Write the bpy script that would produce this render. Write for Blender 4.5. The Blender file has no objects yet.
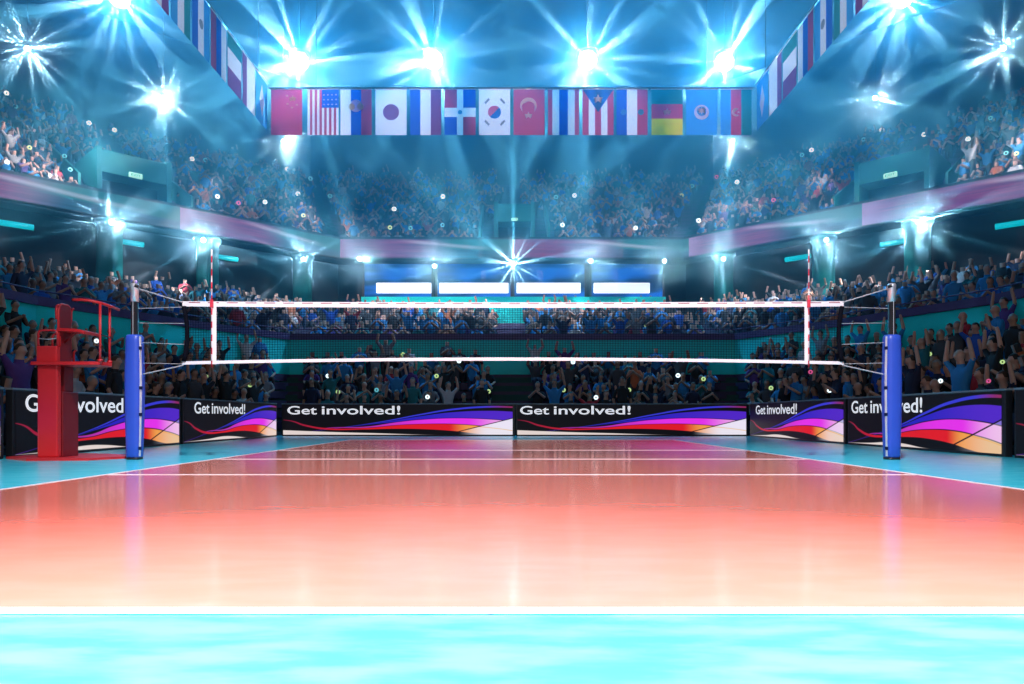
import bpy, bmesh, math, random
import numpy as np
from mathutils import Vector, Matrix
from mathutils.bvhtree import BVHTree

random.seed(7)
SC = bpy.context.scene
COL = SC.collection
PI = math.pi

# ---------------------------------------------------------------- camera
CAM_H, F, PX, PY = 0.642, 730.0, 512.5, 417.0
cd = bpy.data.cameras.new('camera')
cam = bpy.data.objects.new('camera', cd)
COL.objects.link(cam)
SC.camera = cam
cam.location = (0, 0, CAM_H)
cam.rotation_euler = (PI / 2, 0, 0)
cd.sensor_width = 36
cd.lens = F / 1024 * 36
cd.shift_y = (PY - 342) / 1024
cd.clip_end = 300
vs = SC.view_settings
vs.view_transform = 'Standard'
vs.look = 'None'
vs.exposure = 0
vs.gamma = 1
vs.use_curve_mapping = False


def at(px, py, Y):
    """world point seen at a photo pixel, at distance Y along the court"""
    return Vector(((px - PX) * Y / F, Y, CAM_H + (PY - py) * Y / F))


# ---------------------------------------------------------------- node helpers
class NG:
    def __init__(self, nt):
        self.nt, self.N, self.L = nt, nt.nodes, nt.links

    def put(self, sock, v):
        if isinstance(v, bpy.types.NodeSocket):
            self.L.new(v, sock)
        elif isinstance(v, (tuple, list)):
            sock.default_value = (*v, 1) if (len(v) == 3 and len(sock.default_value) == 4) else v
        else:
            sock.default_value = v

    def m(self, op, a, b=0.0, c=None):
        n = self.N.new('ShaderNodeMath')
        n.operation = op
        self.put(n.inputs[0], a)
        self.put(n.inputs[1], b)
        if c is not None:
            self.put(n.inputs[2], c)
        return n.outputs[0]

    def mix(self, f, a, b):
        n = self.N.new('ShaderNodeMix')
        n.data_type = 'RGBA'
        self.put(n.inputs[0], f)
        self.put(n.inputs[6], a)
        self.put(n.inputs[7], b)
        return n.outputs[2]

    def curve(self, u, pts):
        n = self.N.new('ShaderNodeFloatCurve')
        c = n.mapping.curves[0]
        pts = sorted(pts)
        c.points[0].location = pts[0]
        c.points[1].location = pts[-1]
        for p in pts[1:-1]:
            c.points.new(*p)
        n.mapping.update()
        self.put(n.inputs['Value'], u)
        return n.outputs[0]

    def smooth(self, x, a, b):
        n = self.N.new('ShaderNodeMapRange')
        n.interpolation_type = 'SMOOTHSTEP'
        self.put(n.inputs['Value'], x)
        n.inputs['From Min'].default_value = a
        n.inputs['From Max'].default_value = b
        return n.outputs[0]

    def less(self, v, t, soft=0.008):
        d = self.m('SUBTRACT', t, v)
        return self.smooth(d, -soft, soft)

    def noise(self, scale, vec=None, detail=3.0):
        n = self.N.new('ShaderNodeTexNoise')
        n.inputs['Scale'].default_value = scale
        n.inputs['Detail'].default_value = detail
        if vec is not None:
            self.L.new(vec, n.inputs['Vector'])
        return n.outputs['Fac']


def mat(name, col, rough=0.5, metal=0.0, emit=None, strength=1.0, var=0.12, vscale=6.0, spec=0.5, trans=0.0):
    m = bpy.data.materials.new(name)
    m.use_nodes = True
    g = NG(m.node_tree)
    b = g.N['Principled BSDF']
    tc = g.N.new('ShaderNodeTexCoord')
    f = g.noise(vscale, tc.outputs['Object'])
    dark = tuple(c * (1 - var) for c in col)
    lite = tuple(min(1, c * (1 + var)) for c in col)
    g.put(b.inputs['Base Color'], g.mix(f, dark, lite))
    b.inputs['Roughness'].default_value = rough
    b.inputs['Metallic'].default_value = metal
    b.inputs['Specular IOR Level'].default_value = spec
    if emit:
        b.inputs['Emission Color'].default_value = (*emit, 1)
        b.inputs['Emission Strength'].default_value = strength
    if trans:
        out = g.N['Material Output']
        tr = g.N.new('ShaderNodeBsdfTranslucent')
        tr.inputs['Color'].default_value = (*col, 1)
        mx = g.N.new('ShaderNodeMixShader')
        mx.inputs[0].default_value = trans
        g.L.new(b.outputs[0], mx.inputs[1])
        g.L.new(tr.outputs[0], mx.inputs[2])
        g.L.new(mx.outputs[0], out.inputs['Surface'])
    return m


# ---------------------------------------------------------------- mesh helpers
class MB:
    """collects shapes into one mesh"""

    def __init__(self):
        self.bm = bmesh.new()

    def _mi(self, faces, mi):
        for f in faces:
            f.material_index = mi

    def box(self, x0, x1, y0, y1, z0, z1, mi=0, bev=0.0):
        r = bmesh.ops.create_cube(self.bm, size=1)
        for v in r['verts']:
            v.co = Vector(((x0 + x1) / 2 + v.co.x * (x1 - x0), (y0 + y1) / 2 + v.co.y * (y1 - y0), (z0 + z1) / 2 + v.co.z * (z1 - z0)))
        fs = {f for v in r['verts'] for f in v.link_faces}
        self._mi(fs, mi)
        if bev:
            es = {e for f in fs for e in f.edges}
            r = bmesh.ops.bevel(self.bm, geom=list(es), offset=bev, segments=2, affect='EDGES', profile=0.5)
            self._mi(r['faces'], mi)
        return self

    def poly(self, pts, mi=0):
        f = self.bm.faces.new([self.bm.verts.new(p) for p in pts])
        f.material_index = mi
        return f

    def prism(self, pts2, z0, z1, mi=0):
        lo = [self.bm.verts.new((x, y, z0)) for x, y in pts2]
        hi = [self.bm.verts.new((x, y, z1)) for x, y in pts2]
        n = len(pts2)
        fs = [self.bm.faces.new(lo[::-1]), self.bm.faces.new(hi)]
        for i in range(n):
            fs.append(self.bm.faces.new((lo[i], lo[(i + 1) % n], hi[(i + 1) % n], hi[i])))
        self._mi(fs, mi)
        return self

    def tube(self, pts, r, n=8, mi=0, rads=None, cap=True):
        pts = [Vector(p) for p in pts]
        rings = []
        up = None
        for i, p in enumerate(pts):
            d = (pts[min(i + 1, len(pts) - 1)] - pts[max(i - 1, 0)]).normalized()
            if up is None:
                up = Vector((0, 0, 1)) if abs(d.z) < .9 else Vector((1, 0, 0))
            a = d.cross(up).normalized()
            b = a.cross(d).normalized()
            up = b
            rr = rads[i] if rads else r
            rings.append([self.bm.verts.new(p + rr * (math.cos(t) * a + math.sin(t) * b)) for t in [2 * PI * k / n for k in range(n)]])
        fs = []
        for q, w in zip(rings, rings[1:]):
            for k in range(n):
                fs.append(self.bm.faces.new((q[k], q[(k + 1) % n], w[(k + 1) % n], w[k])))
        if cap:
            fs.append(self.bm.faces.new(rings[0][::-1]))
            fs.append(self.bm.faces.new(rings[-1]))
        for f in fs:
            f.smooth = n > 6
            f.material_index = mi
        return self

    def lathe(self, prof, n=20, mi=0, sx=1.0, sy=1.0, c=(0, 0), power=1.0):
        rings = []
        for r, z in prof:
            ring = []
            for k in range(n):
                t = 2 * PI * k / n
                cx, sn = math.cos(t), math.sin(t)
                cx = math.copysign(abs(cx) ** power, cx)
                sn = math.copysign(abs(sn) ** power, sn)
                ring.append(self.bm.verts.new((c[0] + r * sx * cx, c[1] + r * sy * sn, z)))
            rings.append(ring)
        for q, w in zip(rings, rings[1:]):
            for k in range(n):
                f = self.bm.faces.new((q[k], q[(k + 1) % n], w[(k + 1) % n], w[k]))
                f.smooth = True
                f.material_index = mi
        for r in (rings[0][::-1], rings[-1]):
            f = self.bm.faces.new(r)
            f.material_index = mi
        return self

    def torus(self, R, r, n=16, k=6):
        vs_ = []
        for i in range(n):
            a = 2 * PI * i / n
            vs_.append([self.bm.verts.new(((R + r * math.cos(2 * PI * j / k)) * math.cos(a), r * math.sin(2 * PI * j / k), (R + r * math.cos(2 * PI * j / k)) * math.sin(a))) for j in range(k)])
        for i in range(n):
            for j in range(k):
                f = self.bm.faces.new((vs_[i][j], vs_[(i + 1) % n][j], vs_[(i + 1) % n][(j + 1) % k], vs_[i][(j + 1) % k]))
                f.smooth = True
        return self

    def build(self, name, mats, parent=None, loc=None, fix=True):
        me = bpy.data.meshes.new(name)
        if fix:
            bmesh.ops.recalc_face_normals(self.bm, faces=self.bm.faces)
        self.bm.to_mesh(me)
        self.bm.free()
        for m in (mats if isinstance(mats, (list, tuple)) else [mats]):
            me.materials.append(m)
        o = bpy.data.objects.new(name, me)
        COL.objects.link(o)
        if parent:
            o.parent = parent
        if loc:
            o.location = loc
        return o


def thing(name, label, cat, loc=(0, 0, 0), rz=0.0, group=None):
    o = bpy.data.objects.new(name, None)
    o.empty_display_size = .1
    COL.objects.link(o)
    o.location = loc
    o.rotation_euler = (0, 0, rz)
    return tag(o, label, cat, group)


def tag(o, label, cat, group=None):
    o['label'] = label
    o['category'] = cat
    if group:
        o['group'] = group
    return o


def struct(o):
    o['kind'] = 'structure'
    return o


def copy_tree(o, parent=None):
    c = o.copy()
    COL.objects.link(c)
    if parent:
        c.parent = parent
    for ch in list(o.children):
        copy_tree(ch, c)
    return c


def text_mesh(s, name, w, h, material, parent=None):
    """lettering fitted into w x h, lying in the local XZ plane, lower left corner at the origin"""
    cu = bpy.data.curves.new('tmp_text', 'FONT')
    cu.body = s
    cu.offset = .012
    cu.fill_mode = 'BOTH'
    cu.dimensions = '2D'
    t = bpy.data.objects.new('tmp_text', cu)
    COL.objects.link(t)
    dg = bpy.context.evaluated_depsgraph_get()
    me = bpy.data.meshes.new_from_object(t.evaluated_get(dg))
    bpy.data.objects.remove(t)
    bpy.data.curves.remove(cu)
    me.name = name
    co = np.array([v.co for v in me.vertices])
    lo, hi = co.min(0), co.max(0)
    for v in me.vertices:
        v.co = Vector(((v.co.x - lo[0]) / (hi[0] - lo[0]) * w, 0, (v.co.y - lo[1]) / (hi[1] - lo[1]) * h))
    me.materials.clear()
    me.materials.append(material)
    o = bpy.data.objects.new(name, me)
    COL.objects.link(o)
    if parent:
        o.parent = parent
    return o


def nth(n):
    a = 'zeroth first second third fourth fifth sixth seventh eighth ninth tenth eleventh twelfth thirteenth fourteenth fifteenth sixteenth seventeenth eighteenth nineteenth'.split()
    if n < 20:
        return a[n]
    tens = {2: 'twent', 3: 'thirt', 4: 'fort', 5: 'fift', 6: 'sixt', 7: 'sevent', 8: 'eight', 9: 'ninet'}[n // 10]
    return tens + 'ieth' if n % 10 == 0 else tens + 'y-' + a[n % 10]


# ---------------------------------------------------------------- materials
M = {}
M['black'] = mat('black_metal', (.012, .012, .014), .35)
M['chrome'] = mat('chrome', (.85, .87, .9), .3, .6, var=.03)
M['red'] = mat('red_paint', (.62, .025, .03), .32, var=.06)
M['red_shaded'] = mat('red_paint_shaded', (.2, .006, .01), .45, var=.1)  # chair red darkened for the shade on its side faces
M['blue_pad'] = mat('blue_vinyl', (.03, .085, .52), .38, var=.06)
M['navy'] = mat('navy_strap', (.01, .018, .09), .6)
M['white'] = mat('white_band', (.74, .74, .74), .55, var=.03)
M['strip'] = mat('white_strip', (.95, .95, .95), .5, var=.02)
M['net'] = mat('net_cord', (.003, .004, .008), .9, spec=.05)
M['rope'] = mat('rope', (.4, .42, .44), .6)
M['red_band'] = mat('red_band', (.6, .02, .05), .5)
M['frame'] = mat('board_frame', (.012, .013, .016), .4)
M['rail'] = mat('board_top_lit', (.2, .24, .27), .4)  # frame top coloured grey for the light falling on it
M['letters'] = mat('led_letters', (.6, .6, .62), .5, emit=(.85, .86, .9), strength=.75)
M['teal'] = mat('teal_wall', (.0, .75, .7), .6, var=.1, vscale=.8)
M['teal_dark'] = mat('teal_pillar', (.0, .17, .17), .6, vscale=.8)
M['purple'] = mat('purple_rail', (.06, .02, .12), .55)
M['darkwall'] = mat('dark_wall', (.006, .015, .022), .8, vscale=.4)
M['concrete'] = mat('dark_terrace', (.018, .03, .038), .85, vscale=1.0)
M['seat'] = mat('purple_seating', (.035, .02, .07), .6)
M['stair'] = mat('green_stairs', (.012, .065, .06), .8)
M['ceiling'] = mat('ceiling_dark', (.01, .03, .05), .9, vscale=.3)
M['truss'] = mat('truss_metal', (.05, .08, .1), .5, .4)
M['housing'] = mat('lamp_housing', (.02, .025, .03), .45)
M['lens'] = mat('lamp_lens', (.9, .9, .9), .3, emit=(.8, .93, 1.0), strength=14)
M['neon'] = mat('cyan_tube', (.0, .3, .35), .4, emit=(.0, .42, .52), strength=1.0)
M['exit'] = mat('exit_panel', (.3, .6, .5), .5, emit=(.35, .85, .68), strength=1.0)
M['exit_ink'] = mat('exit_letters', (.01, .2, .15), .6)
M['suite_white'] = mat('lit_window', (.8, .8, .85), .5, emit=(.72, .86, 1.0), strength=.95)
M['skin_a'] = mat('skin_light', (.48, .27, .2), .55)
M['skin_b'] = mat('skin_tan', (.33, .18, .12), .55)
M['hair_a'] = mat('hair_dark', (.015, .011, .01), .6)
M['hair_b'] = mat('hair_brown', (.06, .032, .018), .6)
M['hair_c'] = mat('hair_grey', (.25, .25, .25), .6)

# ---------------------------------------------------------------- floor
NEAR, FAR, HALF = 2.405, 20.4, 4.5


def floor_material(name, c0, c1, rough, spec, streak):
    m = bpy.data.materials.new(name)
    m.use_nodes = True
    g = NG(m.node_tree)
    b = g.N['Principled BSDF']
    tc = g.N.new('ShaderNodeTexCoord')
    mp = g.N.new('ShaderNodeMapping')
    mp.inputs['Scale'].default_value = (1.2, 3.2, 1)
    mp.inputs['Rotation'].default_value = (0, 0, .25)
    g.L.new(tc.outputs['Object'], mp.inputs[0])
    n = g.noise(2.2, mp.outputs[0], 6)
    f = g.smooth(n, .35, .68)
    g.put(b.inputs['Base Color'], g.mix(g.m('MULTIPLY', f, streak), c0, c1))
    b.inputs['Roughness'].default_value = rough
    b.inputs['Specular IOR Level'].default_value = spec
    return m


M['floor_teal'] = floor_material('teal_sport_floor', (.035, .55, .65), (.08, .62, .71), .24, .3, 1.0)
M['floor_court'] = floor_material('orange_sport_court', (.62, .185, .12), (.66, .2, .135), .14, .5, 1.0)
M['floor_line'] = mat('white_court_line', (.9, .9, .9), .3, var=.02)

fl = MB()
fl.box(-45, 45, -8, 62, -.2, 0)
struct(fl.build('floor', M['floor_teal']))
fl = MB()
fl.box(-HALF, HALF, NEAR, FAR, 0, .003)
struct(fl.build('floor_court', M['floor_court']))


def line(x0, x1, y0, y1):
    b = MB()
    b.box(x0, x1, y0, y1, .0031, .006)
    struct(b.build('floor_line', M['floor_line']))


line(-HALF - .05, HALF + .05, NEAR - .035, NEAR + .035)
line(-HALF, HALF, FAR - .05, FAR)
for s in (-1, 1):
    line(s * HALF - .025, s * HALF + .025, NEAR + .04, FAR)
CENTRE = 11.06
for y in (CENTRE - 2.98, CENTRE, CENTRE + 2.98):
    line(-HALF + .03, HALF - .03, y - .03, y + .03)

# ---------------------------------------------------------------- LED boards
def art_material(name, white, gain):
    pale = white > .5
    m = bpy.data.materials.new(name)
    m.use_nodes = True
    g = NG(m.node_tree)
    b = g.N['Principled BSDF']
    tc = g.N.new('ShaderNodeTexCoord')
    sp = g.N.new('ShaderNodeSeparateXYZ')
    g.L.new(tc.outputs['UV'], sp.inputs[0])
    u, v = sp.outputs[0], sp.outputs[1]

    def band(top, bot):
        return g.m('MULTIPLY', g.less(v, g.curve(u, top)), g.m('SUBTRACT', 1.0, g.less(v, g.curve(u, bot))))

    col = (.004, .004, .006)
    A0 = [(0, 0), (.3, .28), (.45, .45), (.6, .655), (.75, .83), (.9, .91), (1, .9)]
    A1 = [(0, 0), (.3, .29), (.45, .475), (.6, .70), (.75, .885), (.9, .965), (1, .95)]
    blue_a = g.mix(g.smooth(u, .85, 1), (.035, .04, .62), (.25, .02, .1))
    col = g.mix(band(A1, A0), col, blue_a)
    Bt = [(0, 0), (.3, .27), (.45, .435), (.6, .62), (.75, .76), (.9, .80), (1, .77)]
    Bb = [(0, 0), (.3, .268), (.4, .36), (.5, .44), (.6, .52), (.75, .565), (.9, .53), (1, .46)]
    col = g.mix(band(Bt, Bb), col, g.mix(g.smooth(u, .55, .98), (.02, .015, .5), (.08, .02, .55)))
    Mt = [(0, 0), (.15, .15), (.2, .235), (.35, .265), (.5, .42), (.6, .5), (.75, .55), (.9, .51), (1, .44)]
    Mb = [(0, 0), (.15, .15), (.2, .222), (.35, .23), (.5, .33), (.6, .365), (.75, .365), (.9, .275), (1, .175)]
    mg = g.mix(g.smooth(u, .3, .7), (.4, .03, .35), (.75, .03, .8))
    mg = g.mix(g.smooth(u, .8, 1), mg, (.85, .45, .8))
    col = g.mix(band(Mt, Mb), col, mg)
    Rt = [(0, .5), (.03, .48), (.1, .33), (.2, .215), (.35, .215), (.5, .315), (.6, .35), (.75, .345), (.9, .255), (1, .155)]
    Rb = [(0, .49), (.03, .455), (.1, .275), (.2, .165), (.35, .175), (.5, .2), (.6, .19), (.75, .12), (.85, .03), (.9, 0), (1, 0)]
    rd = g.mix(g.smooth(u, .0, .35), (.25, .01, .04), (.7, .01, .02))
    rd = g.mix(g.smooth(u, .72, .82), rd, (.85, .34, .07))
    rd = g.mix(g.smooth(u, .84, .97), rd, (.8, .47, .17))
    col = g.mix(band(Rt, Rb), col, rd)
    W = [(0, .15), (.1, .12), (.25, .08), (.4, .05), (.62, 0), (1, 0)] if pale else [(0, .0), (.2, .03), (.35, .075), (.45, .06), (.6, 0), (1, 0)]
    col = g.mix(g.less(v, g.curve(u, W)), col, (.75, .65, .62))
    diag = g.m('MULTIPLY_ADD', g.m('SUBTRACT', u, .74), 1.9, .06)
    right = g.smooth(u, .76, .9)
    below = g.m('MULTIPLY', g.less(v, g.m('SUBTRACT', diag, .012)), right)
    notline = g.m('SUBTRACT', 1.0, band([(x, max(0, y - .012)) for x, y in Rt], [(x, max(0, y - .03)) for x, y in Rt]))
    col = g.mix(g.m('MULTIPLY', g.m('MULTIPLY', below, white), notline), col, (.82, .8, .92))
    dl = g.m('MULTIPLY', g.m('MULTIPLY', g.less(v, g.m('ADD', diag, .012)), g.m('SUBTRACT', 1.0, g.less(v, g.m('SUBTRACT', diag, .016)))), g.smooth(u, .73, .76))
    col = g.mix(dl, col, (.01, .005, .012))
    b.inputs['Base Color'].default_value = (.003, .003, .004, 1)
    b.inputs['Roughness'].default_value = .45
    b.inputs['Specular IOR Level'].default_value = .15
    g.put(b.inputs['Emission Color'], col)
    b.inputs['Emission Strength'].default_value = gain
    return m


M['art_front'] = art_material('led_wave_screen_pale', .92, 1.0)
M['art_far'] = art_material('led_wave_screen_mid', .5, 1.0)
M['art_side'] = art_material('led_wave_screen', .18, 1.0)


def screen(w, z0, z1, name, material, parent, y=-.062, n=1):
    b = MB()
    uvl = b.bm.loops.layers.uv.new('UVMap')
    f = b.poly([(0, y, z0), (w, y, z0), (w, y, z1), (0, y, z1)])
    for l, uv in zip(f.loops, ((0, 0), (1, 0), (1, 1), (0, 1))):
        l[uvl].uv = uv
    return b.build(name, material, parent, fix=False)


def led_board(p0, p1, material, label, h=1.1, tx=(.08, .57), tz=(.66, .93)):
    """p0 -> p1: left to right as one reads it"""
    p0, p1 = Vector((*p0, 0)), Vector((*p1, 0))
    d = p1 - p0
    w = d.length
    r = thing('led_board', label, 'advertising board', p0, math.atan2(d.y, d.x), 'LED boards around the court')
    b = MB()
    b.box(.01, w - .01, -.055, .06, .0, h - .03, bev=.008)
    # back stays
    for k in (.15, .5, .85):
        b.box(k * w - .03, k * w + .03, .05, .3, .0, .05)
        b.tube([(k * w, .29, .03), (k * w, .06, h * .8)], .02, 6)
    b.build('frame', M['frame'], r)
    b = MB()
    b.box(.0, w, -.06, .065, h - .03, h, bev=.006)
    b.build('frame_top_lit', M['rail'], r)
    s = screen(w - .16, .045, h - .05, 'screen', material, r)
    s.location.x = .06
    for word, a, c, e in (('Get', 0, .262, .97), ('involved!', .305, 1, 1)):
        t = text_mesh(word, 'lettering', (tx[1] - tx[0]) * w * (c - a), (tz[1] - tz[0]) * h * e, M['letters'], s)
        t.location = ((tx[0] + (tx[1] - tx[0]) * a) * w, -.066, tz[0] * h)
    return r


SX = 7.86
led_board((-7.8, 24.75), (.12, 24.75), M['art_front'], 'black LED board with waves along the far end, left of the two facing us', tx=(.018, .5))
led_board((.12, 24.75), (8.02, 24.75), M['art_front'], 'black LED board with waves along the far end, right of the two facing us', tx=(.012, .485))
led_board((-SX, 17.3), (-SX, 24.25), M['art_far'], 'LED board in the left side row next to the far corner')
led_board((-SX, 11.4), (-SX, 17.2), M['art_side'], 'LED board directly behind the red referee chair and left net post', tx=(.04, .575))
led_board((-SX, 4.9), (-SX, 11.22), M['art_side'], 'LED board cut by the left picture edge, only its orange and violet end shows')
led_board((SX + .1, 24.25), (SX + .1, 17.3), M['art_far'], 'LED board in the right side row next to the far corner')
led_board((SX + .1, 17.2), (SX + .1, 11.68), M['art_side'], 'LED board half hidden behind the right net post', tx=(.03, .56))
led_board((SX + .1, 11.5), (SX + .1, 5.1), M['art_side'], 'LED board cut by the right picture edge, only its first letter edge shows')

# ---------------------------------------------------------------- net, antennas and posts
NY = 11.06
S = F / NY


def nx(px):
    return (px - PX) / S


def nz(py):
    return CAM_H + (PY - py) / S


XL, XR = nx(183), nx(844)
ZT0, ZT1 = nz(306.4), nz(301.2)


def zb(x):          # upper edge of the lower tape, hanging slightly lower at the ends
    t = abs(x) / XR
    return nz(357.5) - (nz(357.5) - nz(361.5)) * t ** 2


def top_sag(x):
    return -.02 * (1 - (x / XR) ** 2)


net = thing('volleyball_net', 'black volleyball net with white tapes stretched between the two posts', 'net', (0, NY, 0))
b = MB()
N = 24
xs = [XL + (XR - XL) * i / N for i in range(N + 1)]


def ribbon(b, lo, hi, th=.006):
    for x0, x1 in zip(xs, xs[1:]):
        for y in (-th, th):
            b.poly([(x0, y, lo(x0)), (x1, y, lo(x1)), (x1, y, hi(x1)), (x0, y, hi(x0))])
        for fn in (lo, hi):
            b.poly([(x0, -th, fn(x0)), (x1, -th, fn(x1)), (x1, th, fn(x1)), (x0, th, fn(x0))])
    for x in (XL, XR):
        b.poly([(x, -th, lo(x)), (x, th, lo(x)), (x, th, hi(x)), (x, -th, hi(x))])
    bmesh.ops.remove_doubles(b.bm, verts=b.bm.verts, dist=1e-5)


ribbon(b, lambda x: ZT0 + top_sag(x), lambda x: ZT1 + top_sag(x))
topb = b.build('top_tape', M['white'], net)
b = MB()
xx = XL + .1
while xx < XR - .1:
    b.box(xx, xx + .17, -.0078, -.0068, ZT0 + top_sag(xx) + .052, ZT0 + top_sag(xx) + .066)
    xx += .285
b.build('stitching', mat('tape_stitch', (.3, .1, .12), .7), topb)
b = MB()
ribbon(b, lambda x: zb(x) - .048, zb)
b.build('bottom_tape', M['white'], net)
b = MB()
cw, sp = .0023, .04
x = XL + sp
while x < XR:
    z0, z1 = zb(x) - .01, ZT0 + top_sag(x) + .01
    b.tube([(x, 0, z0), (x, 0, z1)], cw, 4, cap=False)
    x += sp
z = 0.0
nrow = int((ZT0 - zb(0)) / sp)
for k in range(1, nrow + 2):
    t = k / (nrow + 2)
    b.tube([(xq, 0, zb(xq) + (ZT0 + top_sag(xq) - zb(xq)) * t) for xq in xs], cw, 4, cap=False)
b.build('mesh', M['net'], net)
for px in (215, 807):
    b = MB()
    x = nx(px)
    b.box(x - .03, x + .03, -.011, .011, zb(x) - .055, ZT1 + top_sag(x), bev=.003)
    b.build('side_band', M['white'], net)
for s, px in ((1, 184.5), (-1, 842.5)):
    b = MB()
    x = nx(px)
    zt, zo = ZT0, zb(XR)
    pts = [(x + s * .05 * math.sin(PI * k / 8), 0, zt + (zo - zt) * k / 8) for k in range(9)]
    b.tube(pts, .035, 8)
    b.build('end_band', M['net'], net)
for s, cx in ((-1, PX), (1, PX)):
    def q(px, py):      # mirror of the left post's rope ends
        return (nx(px), 0, nz(py)) if s < 0 else (nx(1027 - px), 0, nz(py))
    for a, c, r in (((136.5, 288), (184, 302.5), .014), ((138, 308.5), (184, 307), .007), ((140, 323), (186, 323.5), .006),
                    ((140, 342.5), (186, 344.5), .006), ((141, 363), (185, 364), .006), ((142, 374.5), (184, 365.3), .012)):
        b = MB()
        b.tube([q(*a), q(*c)], r * .75, 6)
        b.build('tension_rope', M['rope'], net)

for px, side in ((213.0, 'left'), (808.5, 'right')):
    x = nx(px)
    a = thing('net_antenna', 'thin red and white striped antenna at the %s end of the net' % side, 'antenna', (x, NY - .03, zb(x) - .1))
    b = MB()
    z0, z1 = 0, nz(250) - zb(x) + .1
    n = 18
    for k in range(n):
        b.tube([(0, 0, z0 + (z1 - z0) * k / n), (0, 0, z0 + (z1 - z0) * (k + 1) / n)], .0105, 8, mi=(k + 1) % 2)
    bmesh.ops.remove_doubles(b.bm, verts=b.bm.verts, dist=1e-5)
    b.build('rod', [M['white'], M['red_band']], a)
    b = MB()
    b.box(-.022, .022, -.018, .018, nz(308) - zb(x) + .1, nz(300) - zb(x) + .1, bev=.005)
    b.build('clip', M['red_band'], a)

for s, px in ((1, 135.3), (-1, 892.2)):
    x = nx(px)
    side = 'left' if s > 0 else 'right'
    p = thing('net_post', 'black net post with blue pad at the %s end of the net%s' % (side, ', beside red chair' if s > 0 else ''), 'post', (x, NY, 0))
    b = MB()
    b.lathe([(.09, 0), (.09, .02), (.055, .025), (.055, nz(302))], 20)
    b.build('tube', M['black'], p)
    b = MB()
    b.box(-.005, .005, -.06, -.05, nz(336), nz(302), bev=.003)
    b.build('sliding_rail', M['chrome'], p)
    b = MB()
    b.lathe([(.058, nz(302)), (.058, nz(288)), (.062, nz(287)), (.062, nz(285)), (.05, nz(283.7)), (.0, nz(283.5))], 20)
    b.build('chrome_cap', M['chrome'], p)
    b = MB()
    b.tube([(s * .02, -.05, nz(286)), (s * .07, -.02, nz(287))], .025, 10)
    b.build('pulley', M['black'], p)
    prof = [(.088, .03), (.104, .05), (.108, .25), (.117, .6), (.123, 1.0), (.123, 1.3), (.116, 1.55), (.112, 1.8), (.108, 1.86), (.088, 1.885)]
    b = MB()
    prof = [(r_ * 1.05, z_) for r_, z_ in prof]
    b.lathe(prof, 24, power=.72)
    pad = b.build('pad', M['blue_pad'], p)

    def skin(t0, t1, zs, k, n=4):
        """strip lying on the rounded pad between two angles"""
        b = MB()
        rows = []
        for r_, z_ in zs:
            row = []
            for q in range(n + 1):
                t = math.radians(t0 + (t1 - t0) * q / n)
                row.append(b.bm.verts.new((s * r_ * k * math.cos(t) ** .72, -r_ * k * math.sin(t) ** .72, z_)))
            rows.append(row)
        for u0, u1 in zip(rows, rows[1:]):
            for q in range(n):
                b.bm.faces.new((u0[q], u0[q + 1], u1[q + 1], u1[q]))
        bmesh.ops.solidify(b.bm, geom=b.bm.faces[:], thickness=.004)
        return b

    skin(12, 33, prof[1:-1], 1.02).build('closing_strip', M['strip'], pad)
    for zz in (.17, .68, 1.08, 1.68):
        r_ = next(r0 + (r1 - r0) * (zz - z0) / (z1 - z0) for (r0, z0), (r1, z1) in zip(prof, prof[1:]) if z0 <= zz <= z1)
        skin(9, 40, [(r_, zz - .024), (r_, zz + .024)], 1.07).build('strap', M['navy'], pad)
    b = MB()
    b.lathe([(.107, .0), (.107, .032)], 24, power=.72)
    b.build('pad_foot', M['black'], p)

# ---------------------------------------------------------------- referee chair
ch = thing('referee_chair', 'tall red referee chair with platform and handrail beside the left net post', 'referee chair', (-6.9, 11.2, 0))
OX, OY = 6.9, -11.2


def W(x, y, z):
    return (x + OX, y + OY, z)


def wbox(b, x0, x1, y0, y1, z0, z1, bev=.012):
    b.box(x0 + OX, x1 + OX, y0 + OY, y1 + OY, z0, z1, bev=bev)
    return b


b = MB()
b.prism([(x + OX, y + OY) for x, y in ((-7.74, 11.17), (-7.08, 10.64), (-6.24, 10.76), (-5.97, 11.3), (-6.2, 11.8), (-7.2, 12.3), (-7.74, 11.9))], 0, .035)
b.build('base_plate', M['red'], ch)
b = MB()
wbox(b, -7.157, -6.85, 11.0, 11.1, .035, 1.44, .02)
b.build('mast', M['red'], ch)
b = MB()
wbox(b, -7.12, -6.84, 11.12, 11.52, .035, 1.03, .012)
b.build('counterweight_box', M['red_shaded'], ch)
b = MB()
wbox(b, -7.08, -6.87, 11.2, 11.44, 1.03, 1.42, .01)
b.build('inner_mast', M['red_shaded'], ch)
b = MB()
pl = [(-7.22, 10.95), (-6.35, 10.93), (-6.2, 10.97), (-6.16, 11.24), (-6.3, 11.5), (-7.2, 11.5)]
b.prism([(x + OX, y + OY) for x, y in pl], 1.425, 1.475)
b.build('platform', M['red'], ch)
b = MB()
wbox(b, -7.17, -6.86, 11.0, 11.1, 1.475, 1.715, .015)
b.build('step_box', M['red'], ch)
for y, xa, xb, h in ((11.02, -7.15, -6.86, .235), (11.09, -6.98, -6.87, .19)):
    b = MB()
    z0 = 1.715
    pts = [W(xa, y, z0), W(xa, y, z0 + h - .05), W(xa + .015, y, z0 + h - .012), W(xa + .05, y, z0 + h), W(xb - .05, y, z0 + h), W(xb - .015, y, z0 + h - .012), W(xb, y, z0 + h - .05), W(xb, y, z0)]
    b.tube(pts, .016, 8)
    b.build('grab_handle', M['red'], ch)
b = MB()
b.tube([W(-7.15, 11.02, 1.83), W(-7.0, 10.99, 1.812), W(-6.86, 11.02, 1.83)], .008, 6)
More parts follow.
